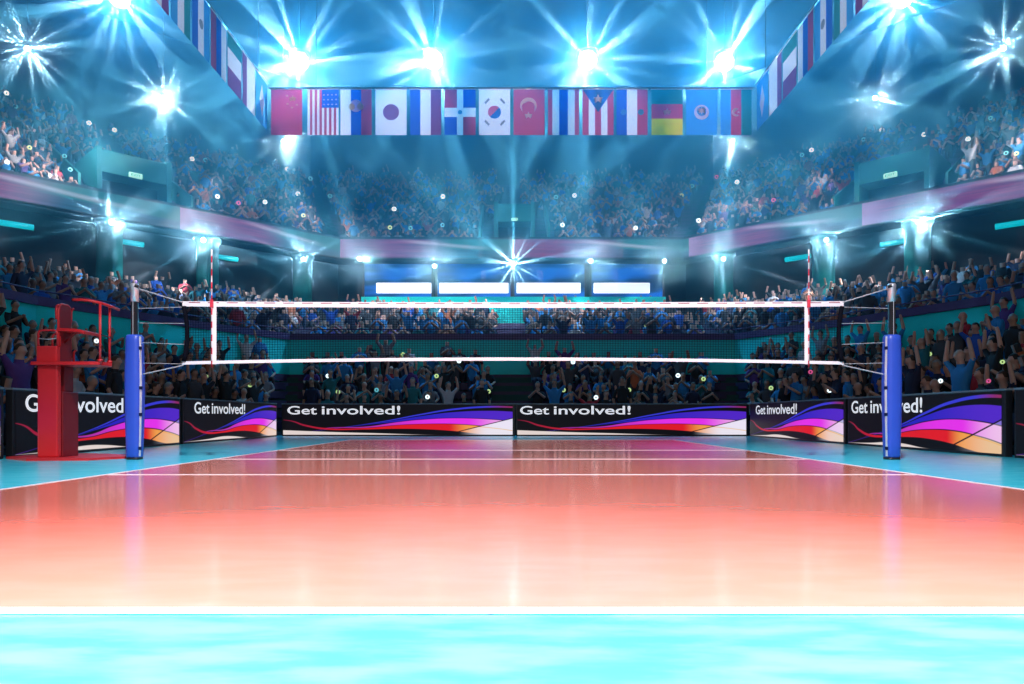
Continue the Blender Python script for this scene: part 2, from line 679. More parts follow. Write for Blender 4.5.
b.build('handle_strap', M['chrome'], ch)
# backrest: upright slab with a rounded top
b = MB()
top = [(11.08, 1.475), (11.36, 1.475), (11.36, 2.27), (11.34, 2.33), (11.3, 2.35), (11.15, 2.35), (11.1, 2.33), (11.08, 2.27)]
lo = [b.bm.verts.new(W(-6.905, y, z)) for y, z in top]
hi = [b.bm.verts.new(W(-6.86, y, z)) for y, z in top]
b.bm.faces.new(lo)
b.bm.faces.new(hi)
for i in range(len(top)):
    b.bm.faces.new((lo[i], lo[(i + 1) % len(top)], hi[(i + 1) % len(top)], hi[i]))
b.build('backrest', M['red_shaded'], ch)
b = MB()
b.tube([W(-6.88, 11.08, 1.475), W(-6.88, 11.07, 2.26), W(-6.88, 11.1, 2.34), W(-6.88, 11.15, 2.365), W(-6.88, 11.3, 2.365), W(-6.88, 11.35, 2.34), W(-6.88, 11.37, 2.26), W(-6.88, 11.37, 1.475)], .018, 8)
b.build('back_frame', M['red'], ch)
for y in (11.05, 11.43):
    b = MB()
    b.tube([W(-6.9, y, 2.12), W(-6.9, y, 2.28), W(-6.885, y, 2.33), W(-6.86, y, 2.34)], .016, 8)
    b.build('back_loop', M['red'], ch)
b = MB()
n = 8
prof = [(-6.88, 1.99), (-6.75, 1.985), (-6.62, 1.978), (-6.51, 1.962), (-6.46, 1.94)]
for (x0, z0), (x1, z1) in zip(prof, prof[1:]):
    b.poly([W(x0, 11.03, z0), W(x1, 11.03, z1), W(x1, 11.47, z1), W(x0, 11.47, z0)])
bmesh.ops.remove_doubles(b.bm, verts=b.bm.verts, dist=1e-4)
bmesh.ops.solidify(b.bm, geom=b.bm.faces[:], thickness=.045)
b.build('seat', M['red'], ch)
b = MB()
b.tube([W(-6.87, 11.2, 1.78), W(-6.68, 11.2, 1.95)], .02, 8)
b.build('seat_brace', M['red_shaded'], ch)
for y in (10.99, 11.25):
    b = MB()
    b.tube([W(-6.2, y, 1.44), W(-6.2, y, 2.35)], .018, 10)
    b.build('rail_post', M['red'], ch)
    b = MB()
    b.tube([W(-6.2, y, 1.475), W(-6.2, y, 1.51)], .035, 10)
    b.build('rail_socket', M['red'], ch)
b = MB()
b.tube([W(-6.56, 10.9, 2.39), W(-6.45, 10.905, 2.393), W(-6.34, 10.92, 2.387), W(-6.25, 10.95, 2.37), W(-6.19, 11.02, 2.355), W(-6.16, 11.2, 2.34), W(-6.15, 11.42, 2.32)], .022, 10)
b.build('handrail', M['red'], ch)
b = MB()
b.tube([W(-6.18, 10.98, 1.88), W(-6.18, 11.27, 1.86)], .009, 6)
b.build('cross_wire', M['black'], ch)
b = MB()
b.tube([W(-6.88, 11.46, 1.475), W(-6.88, 11.46, 1.66), W(-6.84, 11.46, 1.69)], .018, 8)
b.build('foot_lever', M['red'], ch)

# ---------------------------------------------------------------- the bowl
def mirror(half):
    h = [Vector(p) for p in half]
    return h + [Vector((-p.x, p.y)) for p in h[-2::-1]]


LB = mirror([(-8.5, 4), (-8.5, 20), (-8.4, 24), (-8.0, 25.7), (0, 25.7)])               # behind the boards
LW = mirror([(-15.6, 4), (-13.7, 21), (-11.6, 26.2), (-9.3, 30.5), (0, 30.5)])          # concourse wall
LR = mirror([(-29, 8), (-27.5, 27.5), (-17, 38), (-10.6, 44.5), (0, 44.5)])             # back wall
LF = mirror([(-27.8, 8), (-26.5, 26.5), (-16.5, 36.5), (-10.1, 43), (0, 43)])           # balcony front
LU = mirror([(-46, 8), (-42.5, 32), (-28.5, 48.5), (-16.5, 60), (0, 60)])               # top of the upper tier


def lerp_line(P, Q, t):
    return [p.lerp(q, t) for p, q in zip(P, Q)]


TER_V, TER_F = [], []


def terrace(name, P, Q, n, z0, rise, seat_h=.42):
    b = MB()
    for k in range(n):
        A, B_, C_ = lerp_line(P, Q, k / n), lerp_line(P, Q, (k + .62) / n), lerp_line(P, Q, (k + 1) / n)
        z = z0 + rise * k
        zp = z - rise if k else 0 if z0 < 1 else z - rise
        for i in range(len(A) - 1):
            b.poly([(*A[i], zp), (*A[i + 1], zp), (*A[i + 1], z), (*A[i], z)])
            b.poly([(*A[i], z), (*A[i + 1], z), (*C_[i + 1], z), (*C_[i], z)])
            s = z + seat_h - .04
            b.poly([(*B_[i], z + .1), (*B_[i + 1], z + .1), (*B_[i + 1], s), (*B_[i], s)], 1)
            b.poly([(*B_[i], s), (*B_[i + 1], s), (*C_[i + 1], s), (*C_[i], s)], 1)
            o = len(TER_V)
            TER_V.extend([Vector((*A[i], z + 1.0)), Vector((*A[i + 1], z + 1.0)), Vector((*C_[i + 1], z + 1.0 + rise)), Vector((*C_[i], z + 1.0 + rise))])
            TER_F.append((o, o + 1, o + 2, o + 3))
    return struct(b.build(name, [M['concrete'], M['seat']], fix=False))


def aisle(P, Q, n, z0, rise, i, wl, wr):
    """stairs climbing the terrace at corner i of its lines"""
    b = MB()
    p, q = P[i], Q[i]
    d = (q - p)
    t = d.normalized()
    s = Vector((t.y, -t.x))
    L = d.length
    for k in range(n * 2):
        z = z0 + rise * (k / 2 - .0) + .06
        a, c = p + d * (k / 2 / n), p + d * ((k / 2 + .5) / n)
        w0, w1 = -s * wl, s * wr
        zp = z - rise / 2 - .2
        b.poly([(*(a + w0), zp), (*(a + w1), zp), (*(a + w1), z), (*(a + w0), z)])
        b.poly([(*(a + w0), z), (*(a + w1), z), (*(c + w1), z), (*(c + w0), z)])
    return struct(b.build('floor_aisle', M['stair'], fix=False))


T1 = (LB, LW, 6, .12, .38)
T2 = (lerp_line(LW, LR, .03), LR, 14, 3.35, .205)
T3 = (lerp_line(LF, LU, .02), LU, 17, 10.6, .54)
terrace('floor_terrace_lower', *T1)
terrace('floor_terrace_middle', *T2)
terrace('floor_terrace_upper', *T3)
for T in (T1, T2):
    for i in (3, 4, 5):
        w = .95 if i == 4 else .6
        aisle(*T, i, w, w)
for i in (2, 3, 5, 6):
    aisle(*T3, i, .6, .6)


def wall_strip(name, P, z0, z1, m, th=.12, rng=None):
    b = MB()
    rng = rng or (0, len(P) - 1)
    for i in range(*rng):
        a, c = P[i], P[i + 1]
        n = Vector((-(c - a).y, (c - a).x)).normalized() * th
        if (a + n).length < a.length:
            n = -n
        pts = [a, c, c + n, a + n]
        b.prism([tuple(p) for p in pts], z0, z1)
    return struct(b.build(name, m))


wall_strip('wall_concourse', LW, .1, 3.86, M['teal'])
b = MB()
for i in range(len(LW) - 1):
    a, c = LW[i], LW[i + 1]
    n = Vector((-(c - a).y, (c - a).x)).normalized() * .1
    if (a + n).length < a.length:
        n = -n
    b.prism([tuple(p) for p in (a - n * .8, c - n * .8, c + n * 1.5, a + n * 1.5)], 3.86, 4.12)
    b.tube([(*a, 4.3), (*c, 4.3)], .025, 6)
struct(b.build('trim_concourse_rail', M['purple']))
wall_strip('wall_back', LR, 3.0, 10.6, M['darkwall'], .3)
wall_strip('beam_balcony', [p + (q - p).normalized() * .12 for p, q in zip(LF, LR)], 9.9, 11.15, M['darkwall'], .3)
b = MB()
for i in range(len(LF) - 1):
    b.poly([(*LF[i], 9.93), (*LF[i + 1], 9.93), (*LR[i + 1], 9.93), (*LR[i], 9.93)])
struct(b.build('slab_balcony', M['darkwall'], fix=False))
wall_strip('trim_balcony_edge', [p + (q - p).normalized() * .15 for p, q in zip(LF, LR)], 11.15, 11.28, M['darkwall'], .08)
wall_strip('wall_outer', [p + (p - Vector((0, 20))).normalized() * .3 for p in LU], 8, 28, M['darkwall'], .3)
b = MB()
b.box(-50, 50, -8, 62, 28, 28.3)
struct(b.build('ceiling', M['ceiling']))

# ribbon screens along the balcony
def ribbon_material():
    m = bpy.data.materials.new('ribbon_screen')
    m.use_nodes = True
    g = NG(m.node_tree)
    b = g.N['Principled BSDF']
    tc = g.N.new('ShaderNodeTexCoord')
    sp = g.N.new('ShaderNodeSeparateXYZ')
    g.L.new(tc.outputs['UV'], sp.inputs[0])
    u, v = sp.outputs[0], sp.outputs[1]
    mp = g.N.new('ShaderNodeMapping')
    mp.inputs['Scale'].default_value = (1.2, 5, 1)
    mp.inputs['Rotation'].default_value = (0, 0, .2)
    g.L.new(tc.outputs['UV'], mp.inputs[0])
    n = g.smooth(g.noise(1.6, mp.outputs[0], 2), .3, .7)
    left = g.mix(n, (.10, .013, .17), (.23, .02, .18))
    left = g.mix(g.smooth(u, .0, .12), (.3, .2, .5), left)
    mid = g.curve(u, [(0, .8), (.3, .72), (.55, .5), (.8, .4), (1, .35)])
    lower = g.mix(n, (.004, .05, .1), (.0, .12, .24))
    teal = g.mix(g.less(v, mid), (.0, .16, .19), lower)
    col = g.mix(g.smooth(u, .45, .68), left, teal)
    k = g.curve(u, [(0, .6), (.3, .93), (.5, .8), (.7, .62), (.85, .52), (1, .5)])
    dist = g.m('ABSOLUTE', g.m('SUBTRACT', v, k))
    st = g.m('SUBTRACT', 1.0, g.smooth(dist, .0, .16))
    st = g.m('MULTIPLY', st, g.m('MULTIPLY', g.smooth(u, .3, .5), g.m('SUBTRACT', 1.0, g.smooth(u, .72, .92))))
    col = g.mix(g.m('MULTIPLY', st, .55), col, (.5, .62, .85))
    b.inputs['Base Color'].default_value = (.01, .01, .012, 1)
    g.put(b.inputs['Emission Color'], col)
    b.inputs['Emission Strength'].default_value = .85
    return m


M['ribbon'] = ribbon_material()


def ribbon_board(pts, label, z0=9.98, z1=11.12):
    """pts: ground points, left to right as one reads it"""
    pts = [Vector(p) for p in pts]
    r = thing('ribbon_screen', label, 'ribbon screen', (*pts[0], z0), 0, 'ribbon screens along the balcony')
    L = [0]
    for a, c in zip(pts, pts[1:]):
        L.append(L[-1] + (c - a).length)
    b, f = MB(), MB()
    uvl = b.bm.loops.layers.uv.new('UVMap')
    h = z1 - z0
    for i in range(len(pts) - 1):
        a, c = pts[i] - pts[0], pts[i + 1] - pts[0]
        n = Vector(((c - a).y, -(c - a).x)).normalized()
        if n.y > 0:
            n = -n
        a2, c2 = a + n * .07, c + n * .07
        fc = b.poly([(*a2, .03), (*c2, .03), (*c2, h - .03), (*a2, h - .03)])
        for l, uv in zip(fc.loops, ((L[i] / L[-1], 0), (L[i + 1] / L[-1], 0), (L[i + 1] / L[-1], 1), (L[i] / L[-1], 1))):
            l[uvl].uv = uv
        f.prism([tuple(p) for p in (a + n * .065, c + n * .065, c, a)], 0, h)
    b.build('screen', M['ribbon'], r, fix=False)
    f.build('cabinet', M['frame'], r)


def on_line(P, px, i0=0, i1=None):
    """ground point of polyline P on the view ray through column px"""
    k = (px - PX) / F
    for i in range(i0, (i1 or len(P) - 1)):
        a, c = P[i], P[i + 1]
        d = c - a
        den = d.x - k * d.y
        if abs(den) < 1e-9:
            continue
        t = (k * a.y - a.x) / den
        if -1e-6 <= t <= 1 + 1e-6:
            return a + d * t
    return None


pL = [LF[1] + (LF[0] - LF[1]) * .05, LF[1], LF[2] * 1.0]
p180, p340, p690, p863 = (on_line(LF, x) for x in (180, 340, 690, 863))
ribbon_board([LF[1], p180], 'dim purple and teal ribbon screen on the balcony, cut by the left picture edge')
ribbon_board([p180, p340], 'dim purple and blue ribbon screen on the balcony, second from the left')
ribbon_board([p340, LF[3], Vector((0, 43))], 'dim ribbon screen on the balcony above the two left lit windows')
ribbon_board([Vector((0, 43)), LF[5], p690], 'dim ribbon screen on the balcony above the two right lit windows')
ribbon_board([p690, p863], 'dim purple and blue ribbon screen on the balcony, second from the right')
ribbon_board([p863, LF[7]], 'dim magenta ribbon screen on the balcony, cut by the right picture edge')

# pillars, tubes, lit windows on the back wall
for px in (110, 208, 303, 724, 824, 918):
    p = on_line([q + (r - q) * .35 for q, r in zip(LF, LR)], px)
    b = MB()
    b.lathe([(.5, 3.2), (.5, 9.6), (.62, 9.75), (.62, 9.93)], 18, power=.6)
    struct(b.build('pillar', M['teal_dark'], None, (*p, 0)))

for (x0, x1, lab) in ((-6, 34, 'cyan tube light high on the dark wall at the left picture edge'), (120, 144, 'cyan tube light beside the first teal pillar on the left'),
                      (214, 238, 'short cyan tube light just behind the left net antenna'), (786, 811, 'short cyan tube light just behind the right net antenna'),
                      (881, 911, 'cyan tube light left of the rightmost teal pillar'), (996, 1030, 'cyan tube light high on the dark wall at the right picture edge')):
    P = [q + (r - q) * .8 for q, r in zip(LF, LR)]
    a, c = on_line(P, x0), on_line(P, x1)
    t = thing('tube_light', lab, 'tube light', (*a, 9.2), 0, 'cyan tube lights under the balcony')
    b = MB()
    d = c - a
    b.tube([(0, 0, 0), (d.x, d.y, 0)], .13, 10)
    b.build('tube', M['neon'], t)
    b = MB()
    nrm = Vector((-d.y, d.x)).normalized() * .12
    if nrm.y < 0:
        nrm = -nrm
    e = d.normalized() * .05
    b.prism([tuple(p) for p in (nrm * .9 - e, d + nrm * .9 + e, d + nrm * 2 + e, nrm * 2 - e)], -.1, .14)
    b.build('bracket', M['housing'], t)


def window_glow():
    m = bpy.data.materials.new('blue_lit_glass')
    m.use_nodes = True
    g = NG(m.node_tree)
    b = g.N['Principled BSDF']
    tc = g.N.new('ShaderNodeTexCoord')
    mp = g.N.new('ShaderNodeMapping')
    mp.inputs['Scale'].default_value = (.35, 1, 1.6)
    g.L.new(tc.outputs['Object'], mp.inputs[0])
    n = g.smooth(g.noise(1.0, mp.outputs[0], 1), .35, .62)
    g.put(b.inputs['Emission Color'], g.mix(n, (.005, .03, .12), (.01, .15, .72)))
    b.inputs['Emission Strength'].default_value = 1.0
    b.inputs['Base Color'].default_value = (.01, .02, .04, 1)
    b.inputs['Roughness'].default_value = .15
    return m


M['suite_blue'] = window_glow()
WY = 44.3
for k, (x0, x1, s0, s1) in enumerate(((365, 432, 377, 432), (438, 511, 440, 509), (515, 585, 517, 581), (592, 663, 594, 650)), 1):
    a, c = at(x0, 298, WY), at(x1, 264, WY)
    w, h = c.x - a.x, c.z - a.z
    r = bpy.data.objects.new('window_%d' % k, None)
    COL.objects.link(r)
    r.location = a
    struct(r)
    b = MB()
    for q in ((-.12, 0, 0, h), (w, w + .12, 0, h), (-.12, w + .12, -.1, 0), (-.12, w + .12, h, h + .12)):
        b.box(q[0], q[1], -.08, .1, q[2], q[3])
    b.build('window_frame', M['housing'], r)
    b = MB()
    b.box(0, w, .0, .03, 0, h)
    b.build('window_pane', M['suite_blue'], r)
    b = MB()
    za, zc = at(0, 293.3, WY).z - a.z, at(0, 283, WY).z - a.z
    b.box(at(s0, 0, WY).x - a.x, at(s1, 0, WY).x - a.x, -.06, -.01, za, zc, bev=.05)
    b.build('lit_pane', M['suite_white'], r)
b = MB()
b.box(at(362, 0, 44).x, at(666, 0, 44).x, 43.9, 44.45, 6.2, at(0, 297, 44).z)
struct(b.build('wall_suite_front', M['teal']))
b = MB()
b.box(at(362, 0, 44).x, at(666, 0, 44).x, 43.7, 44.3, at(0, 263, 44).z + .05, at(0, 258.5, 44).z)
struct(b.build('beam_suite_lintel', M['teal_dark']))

# entrances in the upper tier
PORTALS = []
door_n = 0
for px, w, oy in ((147, 3.2, 1.7), (515, 2.2, 1.6), (880, 3.2, 1.7)):
    door_n += 1
    f = on_line(LF, px)
    u_ = on_line(LU, px)
    nrm = Vector((0, 1)) if abs(px - PX) < 50 else Vector((math.copysign(.7071, px - PX), .7071))
    o2 = f + nrm * oy
    PORTALS.append((o2, nrm, w))
    rz = math.atan2(nrm.y, nrm.x) - PI / 2
    r = bpy.data.objects.new('door_%d' % door_n, None)
    COL.objects.link(r)
    r.location = (*o2, 11.4)
    r.rotation_euler = (0, 0, rz)
    struct(r)
    b = MB()
    b.box(-w / 2, w / 2, -.1, 1.6, 1.15, 2.25, bev=.03)
    b.box(-w / 2 - .15, -w / 2 + .1, -.15, 3.6, -.4, 2.35, bev=.03)
    b.box(w / 2 - .1, w / 2 + .15, -.15, 3.6, -.4, 2.35, bev=.03)
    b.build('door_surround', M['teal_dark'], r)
    for s in (-1, 1):
        b = MB()
        x = s * (w / 2 + 1.0)
        q = [(-.6, -.3), (5.2, 2.7), (5.2, 3.7), (-.6, .7)]
        lo = [b.bm.verts.new((x - .06, y, z)) for y, z in q]
        hi = [b.bm.verts.new((x + .06, y, z)) for y, z in q]
        b.bm.faces.new(lo)
        b.bm.faces.new(hi[::-1])
        for i in range(4):
            b.bm.faces.new((lo[i], lo[(i + 1) % 4], hi[(i + 1) % 4], hi[i]))
        b.build('door_parapet', M['teal_dark'], r)
    b = MB()
    b.box(-w / 2 + .1, w / 2 - .1, 1.2, 1.3, -.4, 1.15)
    b.build('door_panel', M['darkwall'], r)
    side = {1: 'left', 2: 'centre', 3: 'right'}[door_n]
    sg = thing('exit_sign', 'small pale green lit sign over the %s entrance of the upper tier' % side, 'exit sign', (*(o2 - nrm * .16), 12.68), rz, 'lit signs over the upper entrances')
    k = .62 if door_n != 2 else .4
    b = MB()
    b.box(-.5 * k, .5 * k, -.06, .06, -.2 * k, .2 * k, bev=.03)
    b.build('panel', M['exit'], sg)
    t = text_mesh('EXIT', 'lettering', .72 * k, .2 * k, M['exit_ink'], sg)
    t.location = (-.36 * k, -.063, -.1 * k)

# ---------------------------------------------------------------- flags
FM = {}


def fm(c):
    if c not in FM:
        FM[c] = mat('flag_' + c, FC[c], .8, var=.04, trans=.6, spec=.1)
    return FM[c]


FC = {'red': (.62, .17, .36), 'white': (.85, .88, .92), 'blue': (.06, .26, .68), 'sky': (.1, .5, .8), 'green': (.06, .4, .45),  # haze wash and backlight mixed into the flag colours
      'yellow': (.8, .72, .2), 'navy': (.06, .06, .3), 'gold': (.75, .7, .5), 'purple': (.3, .16, .42), 'grey': (.3, .36, .42)}


def rect(u0, u1, v0=0, v1=1):
    return [(u0, v0), (u1, v0), (u1, v1), (u0, v1)]


def disc(cu, cv, r, n=24, a0=0.0, a1=2 * PI):
    return [(cu + r * math.cos(a0 + (a1 - a0) * k / n), cv + r * .684 * math.sin(a0 + (a1 - a0) * k / n)) for k in range(n if a1 - a0 > 6 else n + 1)]


def star(cu, cv, r, n=5, rot=PI / 2):
    return [(cu + (r if k % 2 == 0 else r * .42) * math.cos(rot + PI * k / n), cv + (r if k % 2 == 0 else r * .42) * .684 * math.sin(rot + PI * k / n)) for k in range(2 * n)]


def crescent(cu, cv, R, a, n=18, off=.28, r2=.82):
    """open side towards angle a"""
    t0 = math.acos(min(1, (off ** 2 + 1 - r2 ** 2) / (2 * off)))
    out = [(math.cos(a + t0 + (2 * PI - 2 * t0) * k / n), math.sin(a + t0 + (2 * PI - 2 * t0) * k / n)) for k in range(n + 1)]
    t1 = math.atan2(math.sin(t0), math.cos(t0) - off)
    inn = [(off * math.cos(a) + r2 * math.cos(a + t1 + (2 * PI - 2 * t1) * k / n), off * math.sin(a) + r2 * math.sin(a + t1 + (2 * PI - 2 * t1) * k / n)) for k in range(n + 1)]
    return [(cu + R * x, cv + R * .684 * y) for x, y in out + inn[::-1]]


FW, FH = 1.32, 1.93
FY = 31.0


def flag(loc, rz, pieces, emblem, label, group='flags hanging over the court'):
    r = thing('hanging_flag', label, 'flag', loc, rz, group)
    b = MB()
    cols = []

    def mi(c):
        if c not in cols:
            cols.append(c)
        return cols.index(c)
    for c, pts in pieces:
        vs_ = [(u * FW, 0, (v - 1) * FH) for u, v in pts]
        b.poly(vs_, mi(c))
    bmesh.ops.remove_doubles(b.bm, verts=b.bm.verts, dist=1e-4)
    bmesh.ops.recalc_face_normals(b.bm, faces=b.bm.faces)
    bmesh.ops.solidify(b.bm, geom=b.bm.faces[:], thickness=.004)
    b.build('cloth', [fm(c) for c in cols], r)
    for i, (c, pts) in enumerate(emblem):
        b = MB()
        f = b.poly([(u * FW, -.012 - .006 * i, (v - 1) * FH) for u, v in pts])
        bmesh.ops.triangulate(b.bm, faces=[f])
        b.build('emblem', fm(c), r)
    b = MB()
    b.tube([(-.03, 0, .015), (FW + .03, 0, .015)], .02, 8)
    b.build('rod', M['chrome'], r)
    return r


def stripes(cs):
    n = len(cs)
    return [(c, rect(i / n, (i + 1) / n)) for i, c in enumerate(cs)]


usa = [('red' if k % 2 else 'white', rect(k / 13, (k + 1) / 13, 0, .6)) for k in range(13)]
usa += [('red' if k % 2 else 'white', rect(k / 13, (k + 1) / 13, .6, 1)) for k in range(6)] + [('blue', rect(6 / 13, 1, .6, 1))]
FRONT = [
    (271.5, [('red', rect(0, 1))], [('gold', star(.7, .8, .12))] + [('gold', star(x, y, .045)) for x, y in ((.52, .86), (.54, .68), (.68, .6), (.84, .66))], 'red flag with one big and four small stars'),
    (308, usa, [('white', star(.54 + .13 * (k % 4), .67 + .1 * (k // 4), .035)) for k in range(12)], 'flag with thin upright stripes and a starry blue corner'),
    (341, stripes(['white', 'blue', 'red']), [('white', disc(.5, .64, .2, 20)), ('gold', disc(.36, .62, .11, 12)), ('gold', disc(.64, .62, .11, 12))], 'white, blue and red upright striped flag with pale crest, left of the red disc flag'),
    (376, [('white', rect(0, 1))], [('purple', disc(.5, .5, .26, 32))], 'white flag with one dark round disc'),
    (410.5, stripes(['blue', 'white', 'purple']), [], 'plain upright tricolour flag of blue, white and violet without crest'),
    (445, [('red', rect(0, .4, .6, 1)), ('blue', rect(.6, 1, .6, 1)), ('blue', rect(0, .4, 0, .4)), ('red', rect(.6, 1, 0, .4)), ('white', rect(0, .4, .4, .6)), ('white', rect(.4, .6, 0, .4)), ('white', rect(.4, .6, .4, .6)), ('white', rect(.4, .6, .6, 1)), ('white', rect(.6, 1, .4, .6))],
     [('sky', disc(.5, .5, .075, 14))], 'quartered blue and red flag with a white cross'),
    (479.5, [('white', rect(0, 1))], [('red', disc(.5, .5, .21, 20, PI * .25, PI * 1.25)), ('blue', disc(.5, .5, .21, 20, -PI * .75, PI * .25))] +
     [('grey', [(x + a * .07 * sx - d * .02, y + a * .05 + d * .02 * sx) for a, d in ((-1, -1), (1, -1), (1, 1), (-1, 1))]) for x, y, sx in ((.26, .74, 1), (.76, .74, -1), (.26, .26, -1), (.76, .26, 1))], 'white flag with a half red half blue disc and four corner marks'),
    (514, [('red', rect(0, 1))], [('white', crescent(.48, .64, .27, -PI / 2)), ('white', star(.48, .43, .13))], 'pink red flag with white crescent above a star'),
    (548.5, [('red', rect(0, .14)), ('white', rect(.14, .36)), ('blue', rect(.36, .64)), ('white', rect(.64, .86)), ('red', rect(.86, 1))], [], 'upright five striped flag, red, white, blue, white, red'),
    (583, stripes(['red', 'white', 'red', 'white', 'red']), [('blue', [(0, 1), (.5, .5), (1, 1)]), ('white', star(.5, .79, .16))], 'red and white striped flag with a blue triangle and star on top'),
    (617, stripes(['blue', 'white', 'red']), [('sky', disc(.22, .5, .1, 12)), ('white', disc(.5, .5, .14, 16)), ('sky', disc(.78, .5, .1, 12))], 'blue, white and red upright flag with a crest across its middle'),
    (652, [('yellow', rect(0, 1, 0, .36)), ('red', rect(0, 1, .36, .68)), ('green', rect(0, 1, .68, 1))], [('white', star(.5, .51, .14))], 'green, red and yellow flag with one pale star'),
    (686.5, [('sky', rect(0, 1))], [('white', disc(.5, .5, .24, 24)), ('sky', disc(.5, .52, .15, 20)), ('white', star(.5, .53, .13, 8))], 'sky blue flag with a pale round crest'),
    (721, stripes(['sky', 'red', 'green']), [('white', crescent(.5, .5, .14, 0)), ('white', star(.58, .5, .05))], 'sky blue, red and green upright flag with small crescent'),
]
ZF0 = at(0, 135, FY).z
for px, pc, em, lab in FRONT:
    p = at(px, 89.5, FY)
    flag((p.x, FY, ZF0 + FH), 0, pc, em, lab)
SIDE = [
    ([('sky', rect(0, 1))], [('white', [(.5, .85), (.72, .5), (.5, .15), (.28, .5)])], 'sky blue flag with a white diamond'),
    (stripes(['white', 'white', 'purple']), [], 'white and violet upright flag'),
    ([('green', rect(0, 1, .72, 1)), ('white', rect(0, 1, .36, .72)), ('purple', rect(0, 1, 0, .36))], [], 'flag of level green, white and violet bands'),
    (stripes(['white', 'blue', 'red']), [], 'plain white, blue and red upright flag'),
    (stripes(['sky', 'white', 'blue']), [('grey', disc(.5, .5, .12, 14))], 'pale blue, white and blue crested flag'),
    (stripes(['green', 'white', 'sky']), [], 'green, white and sky blue upright flag'),
    (stripes(['purple', 'white', 'white']), [], 'violet edged white upright flag'),
]
FX = 10.25
for s in (-1, 1):
    for k, (pc, em, lab) in enumerate(SIDE):
        y0 = 30.55 - 1.46 * k
        lab2 = '%s, %s from far corner, %s side row' % (lab, nth(k + 1), 'left' if s < 0 else 'right')
        if s < 0:
            flag((-FX, y0 - FW, ZF0 + FH), PI / 2, [(c, [(1 - u, v) for u, v in pts]) for c, pts in pc], em, lab2)
        else:
            flag((FX, y0, ZF0 + FH), -PI / 2, pc, em, lab2)


def batten(a, c, label):
    a, c = Vector(a), Vector(c)
    d = c - a
    r = thing('flag_batten', label, 'flag rail', a, math.atan2(d.y, d.x), 'rails the flags hang from')
    b = MB()
    b.tube([(0, 0, 0), (d.length, 0, 0)], .03, 8)
    b.build('bar', M['truss'], r)
    for x in (.1 * d.length, .9 * d.length):
        b = MB()
        b.tube([(x, 0, .02), (x, 0, 28 - a.z)], .01, 5)
        b.build('hanger_cable', M['truss'], r)


zb_ = ZF0 + FH + .07
batten((at(268, 0, FY).x, FY, zb_), (at(756, 0, FY).x, FY, zb_), 'thin rail above the far row of hanging flags')
batten((-FX, 19, zb_), (-FX, 30.7, zb_), 'thin rail above the left side row of hanging flags')
batten((FX, 19, zb_), (FX, 30.7, zb_), 'thin rail above the right side row of hanging flags')

# ---------------------------------------------------------------- lamps
AIM = Vector((0, 6, 1.0))


def star_light(power, color, seed, base, gain, p=5.0, scale=2.5, name='lamp_light'):
    """point light with uneven rays put into its strength to imitate starburst glare"""
    l = bpy.data.lights.new(name, 'POINT')
    l.energy = power
    l.shadow_soft_size = 0.0
    l.use_nodes = True
    g = NG(l.node_tree)
    em = g.N['Emission']
    tc = g.N.new('ShaderNodeTexCoord')
    sp = g.N.new('ShaderNodeSeparateXYZ')
    g.L.new(tc.outputs['Normal'], sp.inputs[0])
    a = g.m('ARCTAN2', sp.outputs[1], sp.outputs[0])
    cb = g.N.new('ShaderNodeCombineXYZ')
    g.L.new(g.m('COSINE', a), cb.inputs[0])
    g.L.new(g.m('SINE', a), cb.inputs[1])
    cb.inputs[2].default_value = seed * 3.71
    n = g.noise(scale, cb.outputs[0], 2)
    w = g.m('MULTIPLY_ADD', n, 1.3, a)
    comb = g.m('POWER', g.m('ABSOLUTE', g.m('COSINE', g.m('MULTIPLY_ADD', w, 5.5, seed * 1.3))), 9.0)
    rays = g.m('MULTIPLY', comb, g.m('MULTIPLY_ADD', g.m('POWER', g.m('MULTIPLY', n, 1 / .62), p), .7, .3))
    z2 = g.m('MULTIPLY', sp.outputs[2], sp.outputs[2])
    flat = g.m('POWER', g.m('MAXIMUM', g.m('SUBTRACT', 1.0, z2), 0.0), 3.0)
    r_ = g.m('MULTIPLY', g.m('MULTIPLY', rays, flat), gain)
    back = g.m('MULTIPLY_ADD', g.smooth(sp.outputs[2], .35, -.25), .8, .2)
    tot = g.m('ADD', r_, g.m('MULTIPLY', back, base))
    g.put(em.inputs['Color'], g.mix(g.m('DIVIDE', r_, tot), color, (.6, .8, 1)))
    g.put(em.inputs['Strength'], tot)
    o = bpy.data.objects.new(name, l)
    COL.objects.link(o)
    return o


SEED = [0]
PUFFS = []


def puff_material():
    m = bpy.data.materials.new('lamp_glow_haze')
    m.use_nodes = True
    g = NG(m.node_tree)
    g.N.clear()
    out = g.N.new('ShaderNodeOutputMaterial')
    v = g.N.new('ShaderNodeVolumeScatter')
    tc = g.N.new('ShaderNodeTexCoord')
    ln = g.N.new('ShaderNodeVectorMath')
    ln.operation = 'LENGTH'
    g.L.new(tc.outputs['Object'], ln.inputs[0])
    d = g.m('POWER', g.m('MAXIMUM', g.m('SUBTRACT', 1.0, ln.outputs['Value']), 0.0), 2.0)
    oi = g.N.new('ShaderNodeObjectInfo')
    sc_ = g.N.new('ShaderNodeSeparateColor')
    g.L.new(oi.outputs['Color'], sc_.inputs[0])
    g.put(v.inputs['Density'], g.m('MULTIPLY', d, sc_.outputs[0]))
    v.inputs['Color'].default_value = (.4, .78, 1, 1)
    v.inputs['Anisotropy'].default_value = .2
    g.L.new(v.outputs[0], out.inputs['Volume'])
    return m


M['puff'] = puff_material()


